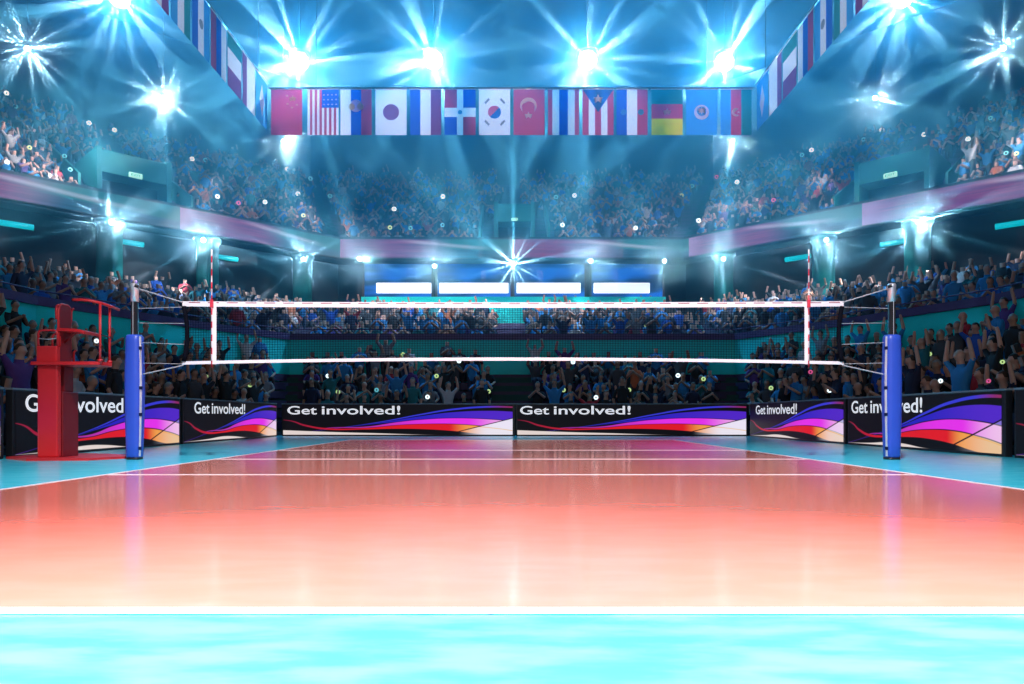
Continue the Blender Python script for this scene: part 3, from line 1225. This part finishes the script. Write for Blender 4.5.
def puff(loc, R, dens):
    """denser haze added around a lamp to give it a local starburst glow"""
    if not PUFFS:
        b = MB()
        r = bmesh.ops.create_icosphere(b.bm, subdivisions=3, radius=1)
        o = b.build('haze', M['puff'])
    else:
        o = PUFFS[0].copy()
        COL.objects.link(o)
    o.location = loc
    o.scale = (R, R, R)
    o.color = (dens, dens, dens, 1)
    o['kind'] = 'stuff'
    o['label'] = 'ball of denser haze added around a floodlight for its starburst glow'
    PUFFS.append(o)




def flood(loc, label, r, power, color, base, gain, group, p=5.0, scale=2.5):
    loc = Vector(loc)
    t = thing('floodlight', label, 'floodlight', loc, 0, group)
    q = (AIM - loc).normalized().to_track_quat('-Z', 'Y')
    t.rotation_mode = 'QUATERNION'
    t.rotation_quaternion = q
    b = MB()
    b.lathe([(r * .45, r * 1.5), (r * .7, r * 1.4), (r * 1.05, r * .35), (r * 1.1, 0), (r * 1.1, -r * .08), (r * 1.02, -r * .08), (r * 1.0, 0.0)], 20)
    b.build('housing', M['housing'], t)
    b = MB()
    b.lathe([(r * .99, .0), (r * .9, -r * .05), (r * .5, -r * .09), (.001, -r * .1)], 20)
    b.build('lens', M['lens'], t)
    b = MB()
    up = q.inverted() @ Vector((0, 0, 1))
    top = up * (r * 1.5)
    b.tube([(r * 1.15, 0, r * .3), Vector((r * 1.15, 0, r * .3)) + up * r * 1.2, top + Vector((0, 0, r * .3)), Vector((-r * 1.15, 0, r * .3)) + up * r * 1.2, (-r * 1.15, 0, r * .3)], r * .08, 6)
    b.build('yoke', M['housing'], t)
    if r < .2 and loc.z < 12:
        b = MB()
        b.tube([(0, 0, r * 1.2), (0, 0, r * 1.5 + 1.1)], .03, 6)
        b.build('arm', M['housing'], t)
    if loc.z > 12:
        b = MB()
        b.tube([top + Vector((0, 0, r * .3)), top + Vector((0, 0, r * .3)) + up * (28 - loc.z - r * 1.6)], .012, 5)
        b.build('hanger_cable', M['truss'], t)
    SEED[0] += 1
    l = star_light(power, color, SEED[0], base, gain, p, scale)
    l.parent = t
    l.location = (0, 0, -r * .1 - .06)
    if r > .2:
        puff(loc, 3.6, .18)
    else:
        puff(loc, 2.1, .48)
    return t


BLUE = (.035, .43, 1.0)
K = .64
big = [(300, 62, 34, 1.15, 'first'), (434, 60, 34, .95, 'second'), (588, 60, 34, .95, 'third'), (725, 62, 34, 1.2, 'fourth')]
for px, py, Y, k, o in big:
    flood(at(px, py, Y), 'very bright floodlight above the far flags, %s from left of the four' % o, .4, 5200 * k * K, BLUE, .95, 7, 'big floodlights under the roof')
for px, side in ((120, 'left'), (903, 'right')):
    flood(at(px, -3, 31), 'very bright floodlight at the top picture edge outside the %s flag row' % side, .4, 4200 * K, BLUE, .95, 6, 'big floodlights under the roof')
for px, py, Y, lab in ((284, 141, 43, 'innermost on the left'), (164, 98, 37.5, 'middle one on the left'), (28, 48, 32.4, 'outermost on the left'),
                       (733, 141, 43, 'innermost on the right'), (876, 98, 37.5, 'middle one on the right'), (1004, 48, 32.4, 'outermost on the right')):
    flood(at(px, py, Y), 'small floodlight high over the upper tier, ' + lab, .1, 260 * K, (.04, .45, 1), .12, 50, 'small floodlights over the upper tier')
low = [(112, 222, 1.3, 'on the left above the first teal pillar'), (204, 240, 1.2, 'on the left above the second teal pillar'), (304, 259, 1.0, 'on the left above the third teal pillar'),
       (360, 259, .4, 'at the left end of the lit windows'), (435, 266, .55, 'between the first two lit windows'), (514, 264, 1.6, 'in the middle of the lit windows'),
       (591, 261, .5, 'between the last two lit windows'), (665, 261, .5, 'at the right end of the lit windows'), (724, 259, 1.0, 'on the right above the innermost teal pillar'),
       (827, 240, 1.2, 'on the right above the middle teal pillar'), (920, 222, 1.4, 'on the right above the outermost teal pillar')]
for px, py, k, lab in low:
    Y = min(8.72 * F / (PY - py), 41.2)
    flood(at(px, py, Y), 'small bright spotlight under the balcony, ' + lab, .1, 150 * k * K, (.02, .6, .75), .25, 50, 'spotlights under the balcony')


# the upright beam over the middle of the lit windows
l = bpy.data.lights.new('beam_light', 'SPOT')
l.energy = 190000
l.color = (.55, .8, 1)
l.spot_size = math.radians(6)
l.spot_blend = .7
l.shadow_soft_size = .02
o = bpy.data.objects.new('beam_light', l)
COL.objects.link(o)
o.location = at(514, 258, 42.0)
o.rotation_euler = (PI, 0, 0)

# haze: thin below the balcony, thicker under the roof
for z0, z1, dens, lab in ((8.0, 27.9, .026, 'blue stage haze hanging under the roof in the upper half of the hall'), (3.2, 7.98, .006, 'thin blue haze in front of the wall below the balcony')):
    hm = bpy.data.materials.new('stage_haze')
    hm.use_nodes = True
    nt = hm.node_tree
    nt.nodes.clear()
    out = nt.nodes.new('ShaderNodeOutputMaterial')
    vsn = nt.nodes.new('ShaderNodeVolumeScatter')
    vsn.inputs['Density'].default_value = dens
    vsn.inputs['Anisotropy'].default_value = .25
    vsn.inputs['Color'].default_value = (.13, .66, 1, 1)
    nt.links.new(vsn.outputs[0], out.inputs['Volume'])
    b = MB()
    b.box(-44, 44, 19.5, 61, z0, z1)
    hz = b.build('haze', hm)
    hz['kind'] = 'stuff'
    hz['label'] = lab

# unseen lamps: court lights above and behind the camera, added flag washes
def area(loc, aim, power, size, color):
    l = bpy.data.lights.new('court_light', 'AREA')
    l.energy = power
    l.color = color
    l.shape = 'RECTANGLE'
    l.size, l.size_y = size
    o = bpy.data.objects.new('court_light', l)
    COL.objects.link(o)
    o.location = loc
    o.rotation_euler = (Vector(aim) - Vector(loc)).normalized().to_track_quat('-Z', 'Y').to_euler()


def spot(loc, aim, power, deg, color, blend=1.0, r=.3):
    l = bpy.data.lights.new('unseen_spot', 'SPOT')
    l.energy = power
    l.color = color
    l.spot_size = math.radians(deg)
    l.spot_blend = blend
    l.shadow_soft_size = r
    o = bpy.data.objects.new('unseen_spot', l)
    COL.objects.link(o)
    o.location = loc
    o.rotation_euler = (Vector(aim) - Vector(loc)).normalized().to_track_quat('-Z', 'Y').to_euler()


for x in (-3.2, 0, 3.2):
    spot((x, .2, 8), (x * 1.1, .9, 0), 10000, 60, (1.6, 1.1, 1.27))
area((0, -5, 9), (0, 14, 1.0), 650, (12, 3), (.95, .95, 1))
spot((0, 1, 13), (0, 10, 0), 17000, 58, (1, .9, 1.02), .7)  # overhead spot added to brighten the middle and far court
for x in (-8.4, -4.2, 0, 4.2, 8.4):  # unseen spots added to brighten the far row of flags
    spot((x, 17, 18), (x, 31, 13.3), 8000, 17, (1, .85, .95), .8, 0)
for x in (-1, 1):  # unseen spots added to brighten the side rows of flags
    for y in (22.5, 28):
        spot((-x * 2, y - 5, 17.5), (x * 10.25, y, 13.4), 5000, 22, (.95, .9, 1), .8, 0)

# ---------------------------------------------------------------- spectators
def pose(hip, knee_l, foot_l, knee_r, foot_r, chest, neck, head, el_l, ha_l, el_r, ha_r):
    v = [hip, chest, neck, head,
         (hip[0] + .09, hip[1], hip[2] - .02), knee_l, foot_l, (hip[0] - .09, hip[1], hip[2] - .02), knee_r, foot_r,
         (chest[0] + .17, chest[1], chest[2] + .13), el_l, ha_l, (chest[0] - .17, chest[1], chest[2] + .13), el_r, ha_r,
         tuple((a + b) / 2 for a, b in zip(hip, chest))]
    return v


def sit(el_l, ha_l, el_r, ha_r, lean=0.0, cz=1.0):
    return pose((0, .0, .5), (.11, -.42, .52), (.11, -.40, .08), (-.11, -.42, .52), (-.11, -.40, .08), (0, .04 - lean, .82), (0, .03 - lean * 1.4, 1.06), (0, -.0 - lean * 1.6, 1.21), el_l, ha_l, el_r, ha_r)


def stand(el_l, ha_l, el_r, ha_r):
    return pose((0, .0, .92), (.1, -.03, .5), (.11, 0, .07), (-.1, -.02, .5), (-.11, .02, .07), (0, .02, 1.25), (0, .01, 1.5), (0, -.02, 1.64), el_l, ha_l, el_r, ha_r)


POSES = {
    'seated with hands in the lap': (sit((.27, -.04, .74), (.1, -.28, .6), (-.27, -.04, .74), (-.1, -.28, .6)), 1),
    'seated and clapping': (sit((.27, -.14, .8), (.04, -.34, 1.0), (-.27, -.14, .8), (-.04, -.34, 1.0)), 1),
    'seated with both arms raised': (sit((.33, -.05, 1.12), (.28, -.08, 1.42), (-.33, -.05, 1.12), (-.28, -.08, 1.42)), 1),
    'seated leaning forward': (sit((.25, -.3, .72), (.05, -.42, .9), (-.25, -.3, .72), (-.05, -.42, .9), .16), 1),
    'standing with arms down': (stand((.27, .02, 1.08), (.25, -.1, .82), (-.27, .02, 1.08), (-.25, -.1, .82)), 0),
    'standing and clapping': (stand((.28, -.1, 1.14), (.03, -.3, 1.34), (-.28, -.1, 1.14), (-.03, -.3, 1.34)), 0),
    'standing with both arms raised': (stand((.34, -.03, 1.58), (.27, -.05, 1.9), (-.34, -.03, 1.58), (-.27, -.05, 1.9)), 0),
    'standing with one arm raised': (stand((.34, -.03, 1.56), (.25, -.06, 1.88), (-.27, .02, 1.08), (-.24, -.12, .84)), 0),
}
EDGES = [(0, 16), (16, 1), (1, 2), (2, 3), (0, 4), (4, 5), (5, 6), (0, 7), (7, 8), (8, 9), (1, 10), (10, 11), (11, 12), (1, 13), (13, 14), (14, 15)]
RAD = [.14, .17, .06, .118, .1, .065, .045, .1, .065, .045, .075, .048, .04, .075, .048, .04, .145]
# 0 skin, 1 shirt, 2 trousers, 3 shoes
PART = {(0, 16): 1, (16, 1): 1, (1, 2): 1, (2, 3): 0, (0, 4): 2, (4, 5): 2, (5, 6): 2, (0, 7): 2, (7, 8): 2, (8, 9): 2,
        (1, 10): 1, (10, 11): 1, (11, 12): 0, (1, 13): 1, (13, 14): 1, (14, 15): 0}


def head_ball(bm_v, c):
    pass


def make_body(v, level):
    v = [Vector(p) for p in v]
    rad = list(RAD)
    ed = list(EDGES)
    part = dict(PART)
    if level:                      # skull, chin, nose bridge and feet
        n = len(v)
        v += [v[3] + Vector((0, .015, .085)), v[6] + Vector((0, -.14, -.03)), v[9] + Vector((0, -.14, -.03)),
              v[12] + (v[12] - v[11]).normalized() * .1, v[15] + (v[15] - v[14]).normalized() * .1]
        rad += [.1, .035, .035, .03, .03]
        ed += [(3, n), (6, n + 1), (9, n + 2), (12, n + 3), (15, n + 4)]
        part.update({(3, n): 0, (6, n + 1): 3, (9, n + 2): 3, (12, n + 3): 0, (15, n + 4): 0})
    me = bpy.data.meshes.new('tmp')
    me.from_pydata([tuple(p) for p in v], ed, [])
    o = bpy.data.objects.new('tmp', me)
    COL.objects.link(o)
    o.modifiers.new('skin', 'SKIN').use_smooth_shade = True
    sv = me.skin_vertices[0].data
    for i, r in enumerate(rad):
        sv[i].radius = (r * (1.12 if i in (0, 1, 16) else 1), r * (.8 if i in (0, 1, 16) else 1))
        sv[i].use_root = (i == 0)
    if level:
        o.modifiers.new('sub', 'SUBSURF').levels = 2
        o.modifiers['sub'].render_levels = 2
    dg = bpy.context.evaluated_depsgraph_get()
    res = bpy.data.meshes.new_from_object(o.evaluated_get(dg))
    bpy.data.objects.remove(o)
    hc, nk = v[3] + Vector((0, 0, .03)), v[2].z
    for w in res.vertices:              # round the head: skull, jaw and nose
        d = w.co - hc
        if d.length > .21 or w.co.z < nk + .02:
            continue
        k = min(1, (w.co.z - nk - .02) / .05)
        n = d.normalized()
        jaw = 1 - .22 * max(0, -n.z)
        r = 1 / math.sqrt((n.x / (.083 * jaw)) ** 2 + (n.y / .102) ** 2 + (n.z / .128) ** 2)
        if n.y < -.9 and -.4 < n.z < .02:
            r += .02
        w.co = w.co.lerp(hc + n * r, k)
    for p in res.polygons:
        c = p.center
        best = None
        for e in ed:
            a, d = v[e[0]], v[e[1]] - v[e[0]]
            t = max(0, min(1, (c - a).dot(d) / d.length_squared))
            dist = (a + d * t - c).length - (rad[e[0]] * (1 - t) + rad[e[1]] * t)
            if best is None or dist < best[0]:
                best = (dist, part[e])
        p.material_index = best[1]
        p.use_smooth = True
    res.name = 'body'
    return res


def make_hair(head):
    b = MB()
    c = Vector(head) + Vector((0, .006, .035))
    r = bmesh.ops.create_icosphere(b.bm, subdivisions=2, radius=1)
    for w in r['verts']:
        w.co = Vector((w.co.x * .092, w.co.y * .112, w.co.z * .137))
    bmesh.ops.delete(b.bm, geom=[w for w in b.bm.verts if w.co.z < (-.09 if w.co.y > .03 else .055 if w.co.y < -.05 else -.01)], context='VERTS')
    for w in b.bm.verts:
        w.co += c
    for f in b.bm.faces:
        f.smooth = True
    me = bpy.data.meshes.new('hair')
    b.bm.to_mesh(me)
    b.bm.free()
    return me


SHIRTS = [('sky blue', (.02, .21, .50), 7), ('black', (.012, .014, .018), 7), ('navy', (.012, .02, .06), 4), ('dark grey', (.05, .055, .065), 4), ('white', (.5, .5, .52), 1.2),
          ('bright blue', (.015, .09, .45), 2), ('teal', (.01, .16, .19), 1.5), ('red', (.4, .02, .04), .7), ('violet', (.09, .035, .2), 1.2), ('pale grey', (.22, .23, .26), 1.6), ('orange', (.5, .13, .05), .6)]
SHIRT_M = {n: mat('shirt_' + n.replace(' ', '_'), c, .85, vscale=12) for n, c, w in SHIRTS}
TROUS_M = [mat('trousers_dark', (.012, .013, .018), .85), mat('trousers_denim', (.02, .035, .08), .85), mat('trousers_grey', (.05, .05, .055), .85)]
SHOE_M = mat('shoes_dark', (.02, .02, .022), .6)
HAIRS = [M['hair_a'], M['hair_a'], M['hair_b'], M['hair_b'], M['hair_c']]
PN = list(POSES)
PWT = [5, 5, 2.2, 3, 2, 2, 1.6, 1]

proto_hi = {}
for k, (v, s) in POSES.items():
    proto_hi[k] = (make_body(v, 1), make_hair(v[3]))

# every place along the rows
rs = random.Random(11)
seats = []
for ti, (P, Q, n, z0, rise) in enumerate((T1, T2, T3)):
    for k in range(n):
        A, B_ = lerp_line(P, Q, (k + .72) / n), lerp_line(P, Q, k / n)
        z = z0 + rise * k
        for blk, (i0, i1) in enumerate(((0, 3), (3, 4), (4, 5), (5, 8))):
            pts = A[i0:i1 + 1]
            nr = [B_[i] - A[i] for i in range(i0, i1 + 1)]
            L = [0]
            for a, c in zip(pts, pts[1:]):
                L.append(L[-1] + (c - a).length)
            step = .61 if ti < 2 else .66
            s = .95
            while s < L[-1] - .95:
                j = max(i for i in range(len(L) - 1) if L[i] <= s)
                t = (s - L[j]) / (L[j + 1] - L[j])
                p = pts[j].lerp(pts[j + 1], t)
                d = nr[j].lerp(nr[j + 1], t)
                s += step * rs.uniform(.92, 1.15)
                if rs.random() > (.9 if ti == 0 else .84 if ti == 1 else .88):
                    continue
                if p.y < 6.5:
                    continue
                px = PX + F * p.x / p.y
                if not -420 < px < 1450:
                    continue
                if ti == 1 and k == n - 1 and False:
                    continue
                if ti == 2:
                    skip = False
                    for o2, nrm, w in PORTALS:
                        r_ = p - o2
                        along, across = r_.dot(nrm), abs(r_.dot(Vector((nrm.y, -nrm.x))))
                        if across < w / 2 + 1.2 and -3 < along < 4.6:
                            skip = True
                    if skip:
                        continue
                    q = None
                    if any(abs((p - (P[i] + (Q[i] - P[i]) * ((k + .5) / n))).length) < 1.1 for i in (2, 6)):
                        continue
                seats.append((ti, k, blk, p, z, math.atan2(d.y, d.x) + PI / 2, s))
order = sorted(range(len(seats)), key=lambda i: seats[i][3].y - (3 if seats[i][0] == 0 else 0))
near = set(i for i in order if 4 < PX + F * seats[i][3].x / seats[i][3].y < 1020)
near_list = [i for i in order if i in near][:300]
near = set(near_list)

# number the named ones from the corner aisle (left, right) or the central stairs (centre)
rank = {}
for i in near:
    rank.setdefault(seats[i][:3], []).append(i)
BLK = {0: 'the left stand', 1: 'the centre stand', 2: 'the centre stand', 3: 'the right stand'}
TIER = {0: '', 1: ' behind the teal wall', 2: ' upstairs'}
for key, ids in rank.items():
    ti, k, blk = key
    ref = 'corner aisle' if blk in (0, 3) else 'central stairs'
    ids.sort(key=lambda i: -seats[i][6] if blk in (0, 1) else seats[i][6])
    for q, i in enumerate(ids, 1):
        _, _, _, p, z, rz, _ = seats[i]
        pn = rs.choices(PN, PWT)[0]
        sn = rs.choices([s[0] for s in SHIRTS], [s[2] for s in SHIRTS])[0]
        where = {0: 'left stand', 1: 'centre-left stand', 2: 'centre-right stand', 3: 'right stand'}[blk]
        short = {'seated with hands in the lap': 'hands in lap', 'seated and clapping': 'sitting clapping', 'seated with both arms raised': 'sitting arms up', 'seated leaning forward': 'leaning forward',
                 'standing with arms down': 'standing still', 'standing and clapping': 'standing clapping', 'standing with both arms raised': 'standing arms up', 'standing with one arm raised': 'one arm up'}[pn]
        lab = '%s shirt, %s, %s row%s, %s, %s from %s' % (sn, short, nth(k + 1), '' if ti == 0 else ' above wall', where, nth(q), ref)
        r = thing('person', lab, 'person', (*p, z), rz + rs.uniform(-.35, .35), 'spectators in the stands')
        sc = rs.uniform(.97, 1.1)
        r.scale = (sc * rs.uniform(1, 1.1), sc, sc)
        bm_, hm_ = proto_hi[pn]
        o = bpy.data.objects.new('body', bm_)
        COL.objects.link(o)
        o.parent = r
        if not bm_.materials:
            for mm in (M['skin_a'], SHIRT_M['black'], TROUS_M[0], SHOE_M):
                bm_.materials.append(mm)
            hm_.materials.append(M['hair_a'])
        for si, mm in enumerate((rs.choice((M['skin_a'], M['skin_a'], M['skin_b'])), SHIRT_M[sn], rs.choice(TROUS_M), SHOE_M)):
            o.material_slots[si].link = 'OBJECT'
            o.material_slots[si].material = mm
        if rs.random() < .93:
            h = bpy.data.objects.new('hair', hm_)
            COL.objects.link(h)
            h.parent = r
            h.material_slots[0].link = 'OBJECT'
            h.material_slots[0].material = rs.choice(HAIRS)

# the rest of the audience: one crowd
lo = []
for k, (v, s) in POSES.items():
    me = make_body(v, 0)
    nv = len(me.vertices)
    co = np.empty(nv * 3)
    me.vertices.foreach_get('co', co)
    fs = [tuple(p.vertices) for p in me.polygons]
    mi = [p.material_index for p in me.polygons]
    # hair: upper back faces of the head
    hz_ = v[3][2]
    for q, p in enumerate(me.polygons):
        hd = p.center - Vector(v[3]) - Vector((0, 0, .02))
        if mi[q] == 0 and hd.length < .2 and (hd.normalized().z > .25 or hd.normalized().y > .25):
            mi[q] = 3
    lo.append((co.reshape(-1, 3), fs, mi))
V, LI, LT, CO = [], [], [], []
off = 0
ncrowd = 0
for i, (ti, k, blk, p, z, rz, _) in enumerate(seats):
    if i in near:
        continue
    co, fs, mi = lo[rs.choices(range(len(PN)), PWT)[0]]
    a = rz + rs.uniform(-.35, .35)
    s = rs.uniform(.95, 1.1)
    ca, sa = math.cos(a) * s, math.sin(a) * s
    V.append(np.stack((co[:, 0] * ca - co[:, 1] * sa + p.x, co[:, 0] * sa + co[:, 1] * ca + p.y, co[:, 2] * s + z), 1))
    sh = dict((n, c) for n, c, w in SHIRTS)[rs.choices([q[0] for q in SHIRTS], [q[2] for q in SHIRTS])[0]]
    sk = rs.choice(((.48, .27, .2), (.4, .22, .16), (.3, .16, .11)))
    tr = rs.choice(((.012, .013, .018), (.02, .035, .08), (.05, .05, .055)))
    hr = rs.choice(((.015, .011, .01), (.05, .03, .02), (.02, .02, .02)))
    pal = (sk, sh, tr, hr)
    for f, m_ in zip(fs, mi):
        LI.extend(q + off for q in f)
        LT.append(len(f))
        CO.append((*pal[m_], 1))
    off += len(co)
    ncrowd += 1
V = np.concatenate(V)
me = bpy.data.meshes.new('crowd')
me.vertices.add(len(V))
me.vertices.foreach_set('co', V.ravel())
me.loops.add(len(LI))
me.loops.foreach_set('vertex_index', LI)
me.polygons.add(len(LT))
LT = np.array(LT)
st = np.concatenate(([0], np.cumsum(LT)[:-1]))
me.polygons.foreach_set('loop_start', st)
me.polygons.foreach_set('use_smooth', np.ones(len(LT), bool))
me.update(calc_edges=True)
at_ = me.attributes.new('cloth_colour', 'FLOAT_COLOR', 'FACE')
at_.data.foreach_set('color', np.array(CO, dtype=np.float32).ravel())
cm = bpy.data.materials.new('crowd_clothes')
cm.use_nodes = True
g = NG(cm.node_tree)
an = g.N.new('ShaderNodeAttribute')
an.attribute_name = 'cloth_colour'
tcn = g.N.new('ShaderNodeTexCoord')
nz_ = g.noise(9, tcn.outputs['Object'])
mxn = g.mix(g.m('MULTIPLY', nz_, .25), an.outputs['Color'], (.02, .025, .03))
g.put(g.N['Principled BSDF'].inputs['Base Color'], mxn)
g.N['Principled BSDF'].inputs['Roughness'].default_value = .85
me.materials.append(cm)
co_ = bpy.data.objects.new('crowd', me)
COL.objects.link(co_)
co_['kind'] = 'stuff'
co_['label'] = 'seated and standing crowd filling the far and upper stands'
print('seats', len(seats), 'crowd', ncrowd, 'verts', len(V))

# ---------------------------------------------------------------- phone lights in the crowd, their blur modelled as glowing rings
bvh = BVHTree.FromPolygons(TER_V, TER_F)
RING_M = {'white': mat('ring_white', (.8, .9, .9), .4, emit=(.75, .95, 1), strength=1.6), 'yellow': mat('ring_yellow', (.7, .8, .3), .4, emit=(.55, .8, .3), strength=.8),
          'pale teal': mat('ring_teal', (.2, .5, .5), .4, emit=(.1, .42, .48), strength=.9), 'pink': mat('ring_pink', (.8, .2, .35), .4, emit=(.7, .08, .25), strength=.8)}
RINGS = [('white', x, y) for x, y in ((7, 93), (89.5, 123), (115, 130), (192.5, 159), (218, 196.5), (288, 169), (265.5, 202), (298.5, 193.8), (394.5, 209), (7.5, 162),
         (575, 195.5), (563, 225), (699, 220.5), (737.5, 182), (812, 150), (882, 130), (924.5, 134.5), (968.5, 139), (443.5, 196.5), (636, 228),
         (112, 287.5), (97, 341), (434, 297), (583, 300), (382, 323.5), (364, 318.5), (328.5, 376), (428, 397), (459.5, 361), (573.5, 362), (596.5, 397.5), (678.5, 375.5), (830, 390.5), (1000.5, 271.5), (941, 381))]
RINGS += [('yellow', x, y) for x, y in ((30, 147.5), (390.5, 227.5), (304, 215.5), (682, 195.5), (789, 298.5), (955.5, 293), (423.5, 313), (403.5, 354.5), (437, 376), (338.5, 392), (489, 391.5), (187, 387), (250.5, 385), (206.5, 376.5), (647, 325.5), (629.5, 390), (704, 379), (564, 390), (930, 354), (1003, 362), (771.5, 388), (1017, 153.5))]
RINGS += [('pale teal', x, y) for x, y in ((16, 106.5), (65, 156), (70.5, 169.5), (311, 178.5), (330.5, 196), (411, 228), (443, 225), (556.5, 197), (692.5, 186), (716.5, 168.5), (802.5, 155), (843, 138), (864, 139.5), (991, 118), (266.5, 295.5), (227.5, 289), (739.5, 268), (377, 390), (206, 160), (1006.5, 153))]
RINGS += [('pink', x, y) for x, y in ((239, 203), (364.5, 299), (717, 177), (774, 200), (755.5, 312), (65.5, 274), (811, 372), (989, 381))]
found = []
for c, px, py in RINGS:
    d = (at(px, py, 10) - Vector((0, 0, CAM_H))).normalized()
    hit = bvh.ray_cast(Vector((0, 0, CAM_H)), d)
    P_ = hit[0] if hit[0] is not None else None
    if P_ is None or P_.y < 9:
        continue
    found.append([c, px, py, P_ - d * .25])


def region(px, py):
    v = 'upper tier' if py < 245 else 'stand above the teal wall' if py < 340 else 'front stand'
    h = 'left side' if px < 330 else 'right side' if px > 700 else 'middle'
    return '%s, %s' % (v, h)


cnt = {}
for f_ in sorted(found, key=lambda q: q[1]):
    cnt.setdefault((f_[0], region(f_[1], f_[2])), []).append(f_)
for (c, reg), lst in cnt.items():
    for q, (_, px, py, P_) in enumerate(lst, 1):
        lab = '%s phone-light blur in the %s, %s' % (c, reg, 'the only one' if len(lst) == 1 else nth(q) + ' from left')
        r = thing('phone_blur', lab, 'light ring', P_, math.atan2(P_.x, -P_.y) * 0 - math.atan2(P_.x, P_.y), 'phone lights in the crowd, blur modelled as rings')
        R = 1.9 * P_.y / F
        b = MB()
        b.torus(R * .82, R * .36, 14, 6)
        b.build('ring', RING_M[c], r)
        b = MB()
        b.tube([(0, 0, -R * 1.0), (0, 0, -R * 1.9)], R * .2, 6)
        b.build('ring_stub', M['housing'], r)  # stub added under the modelled blur ring
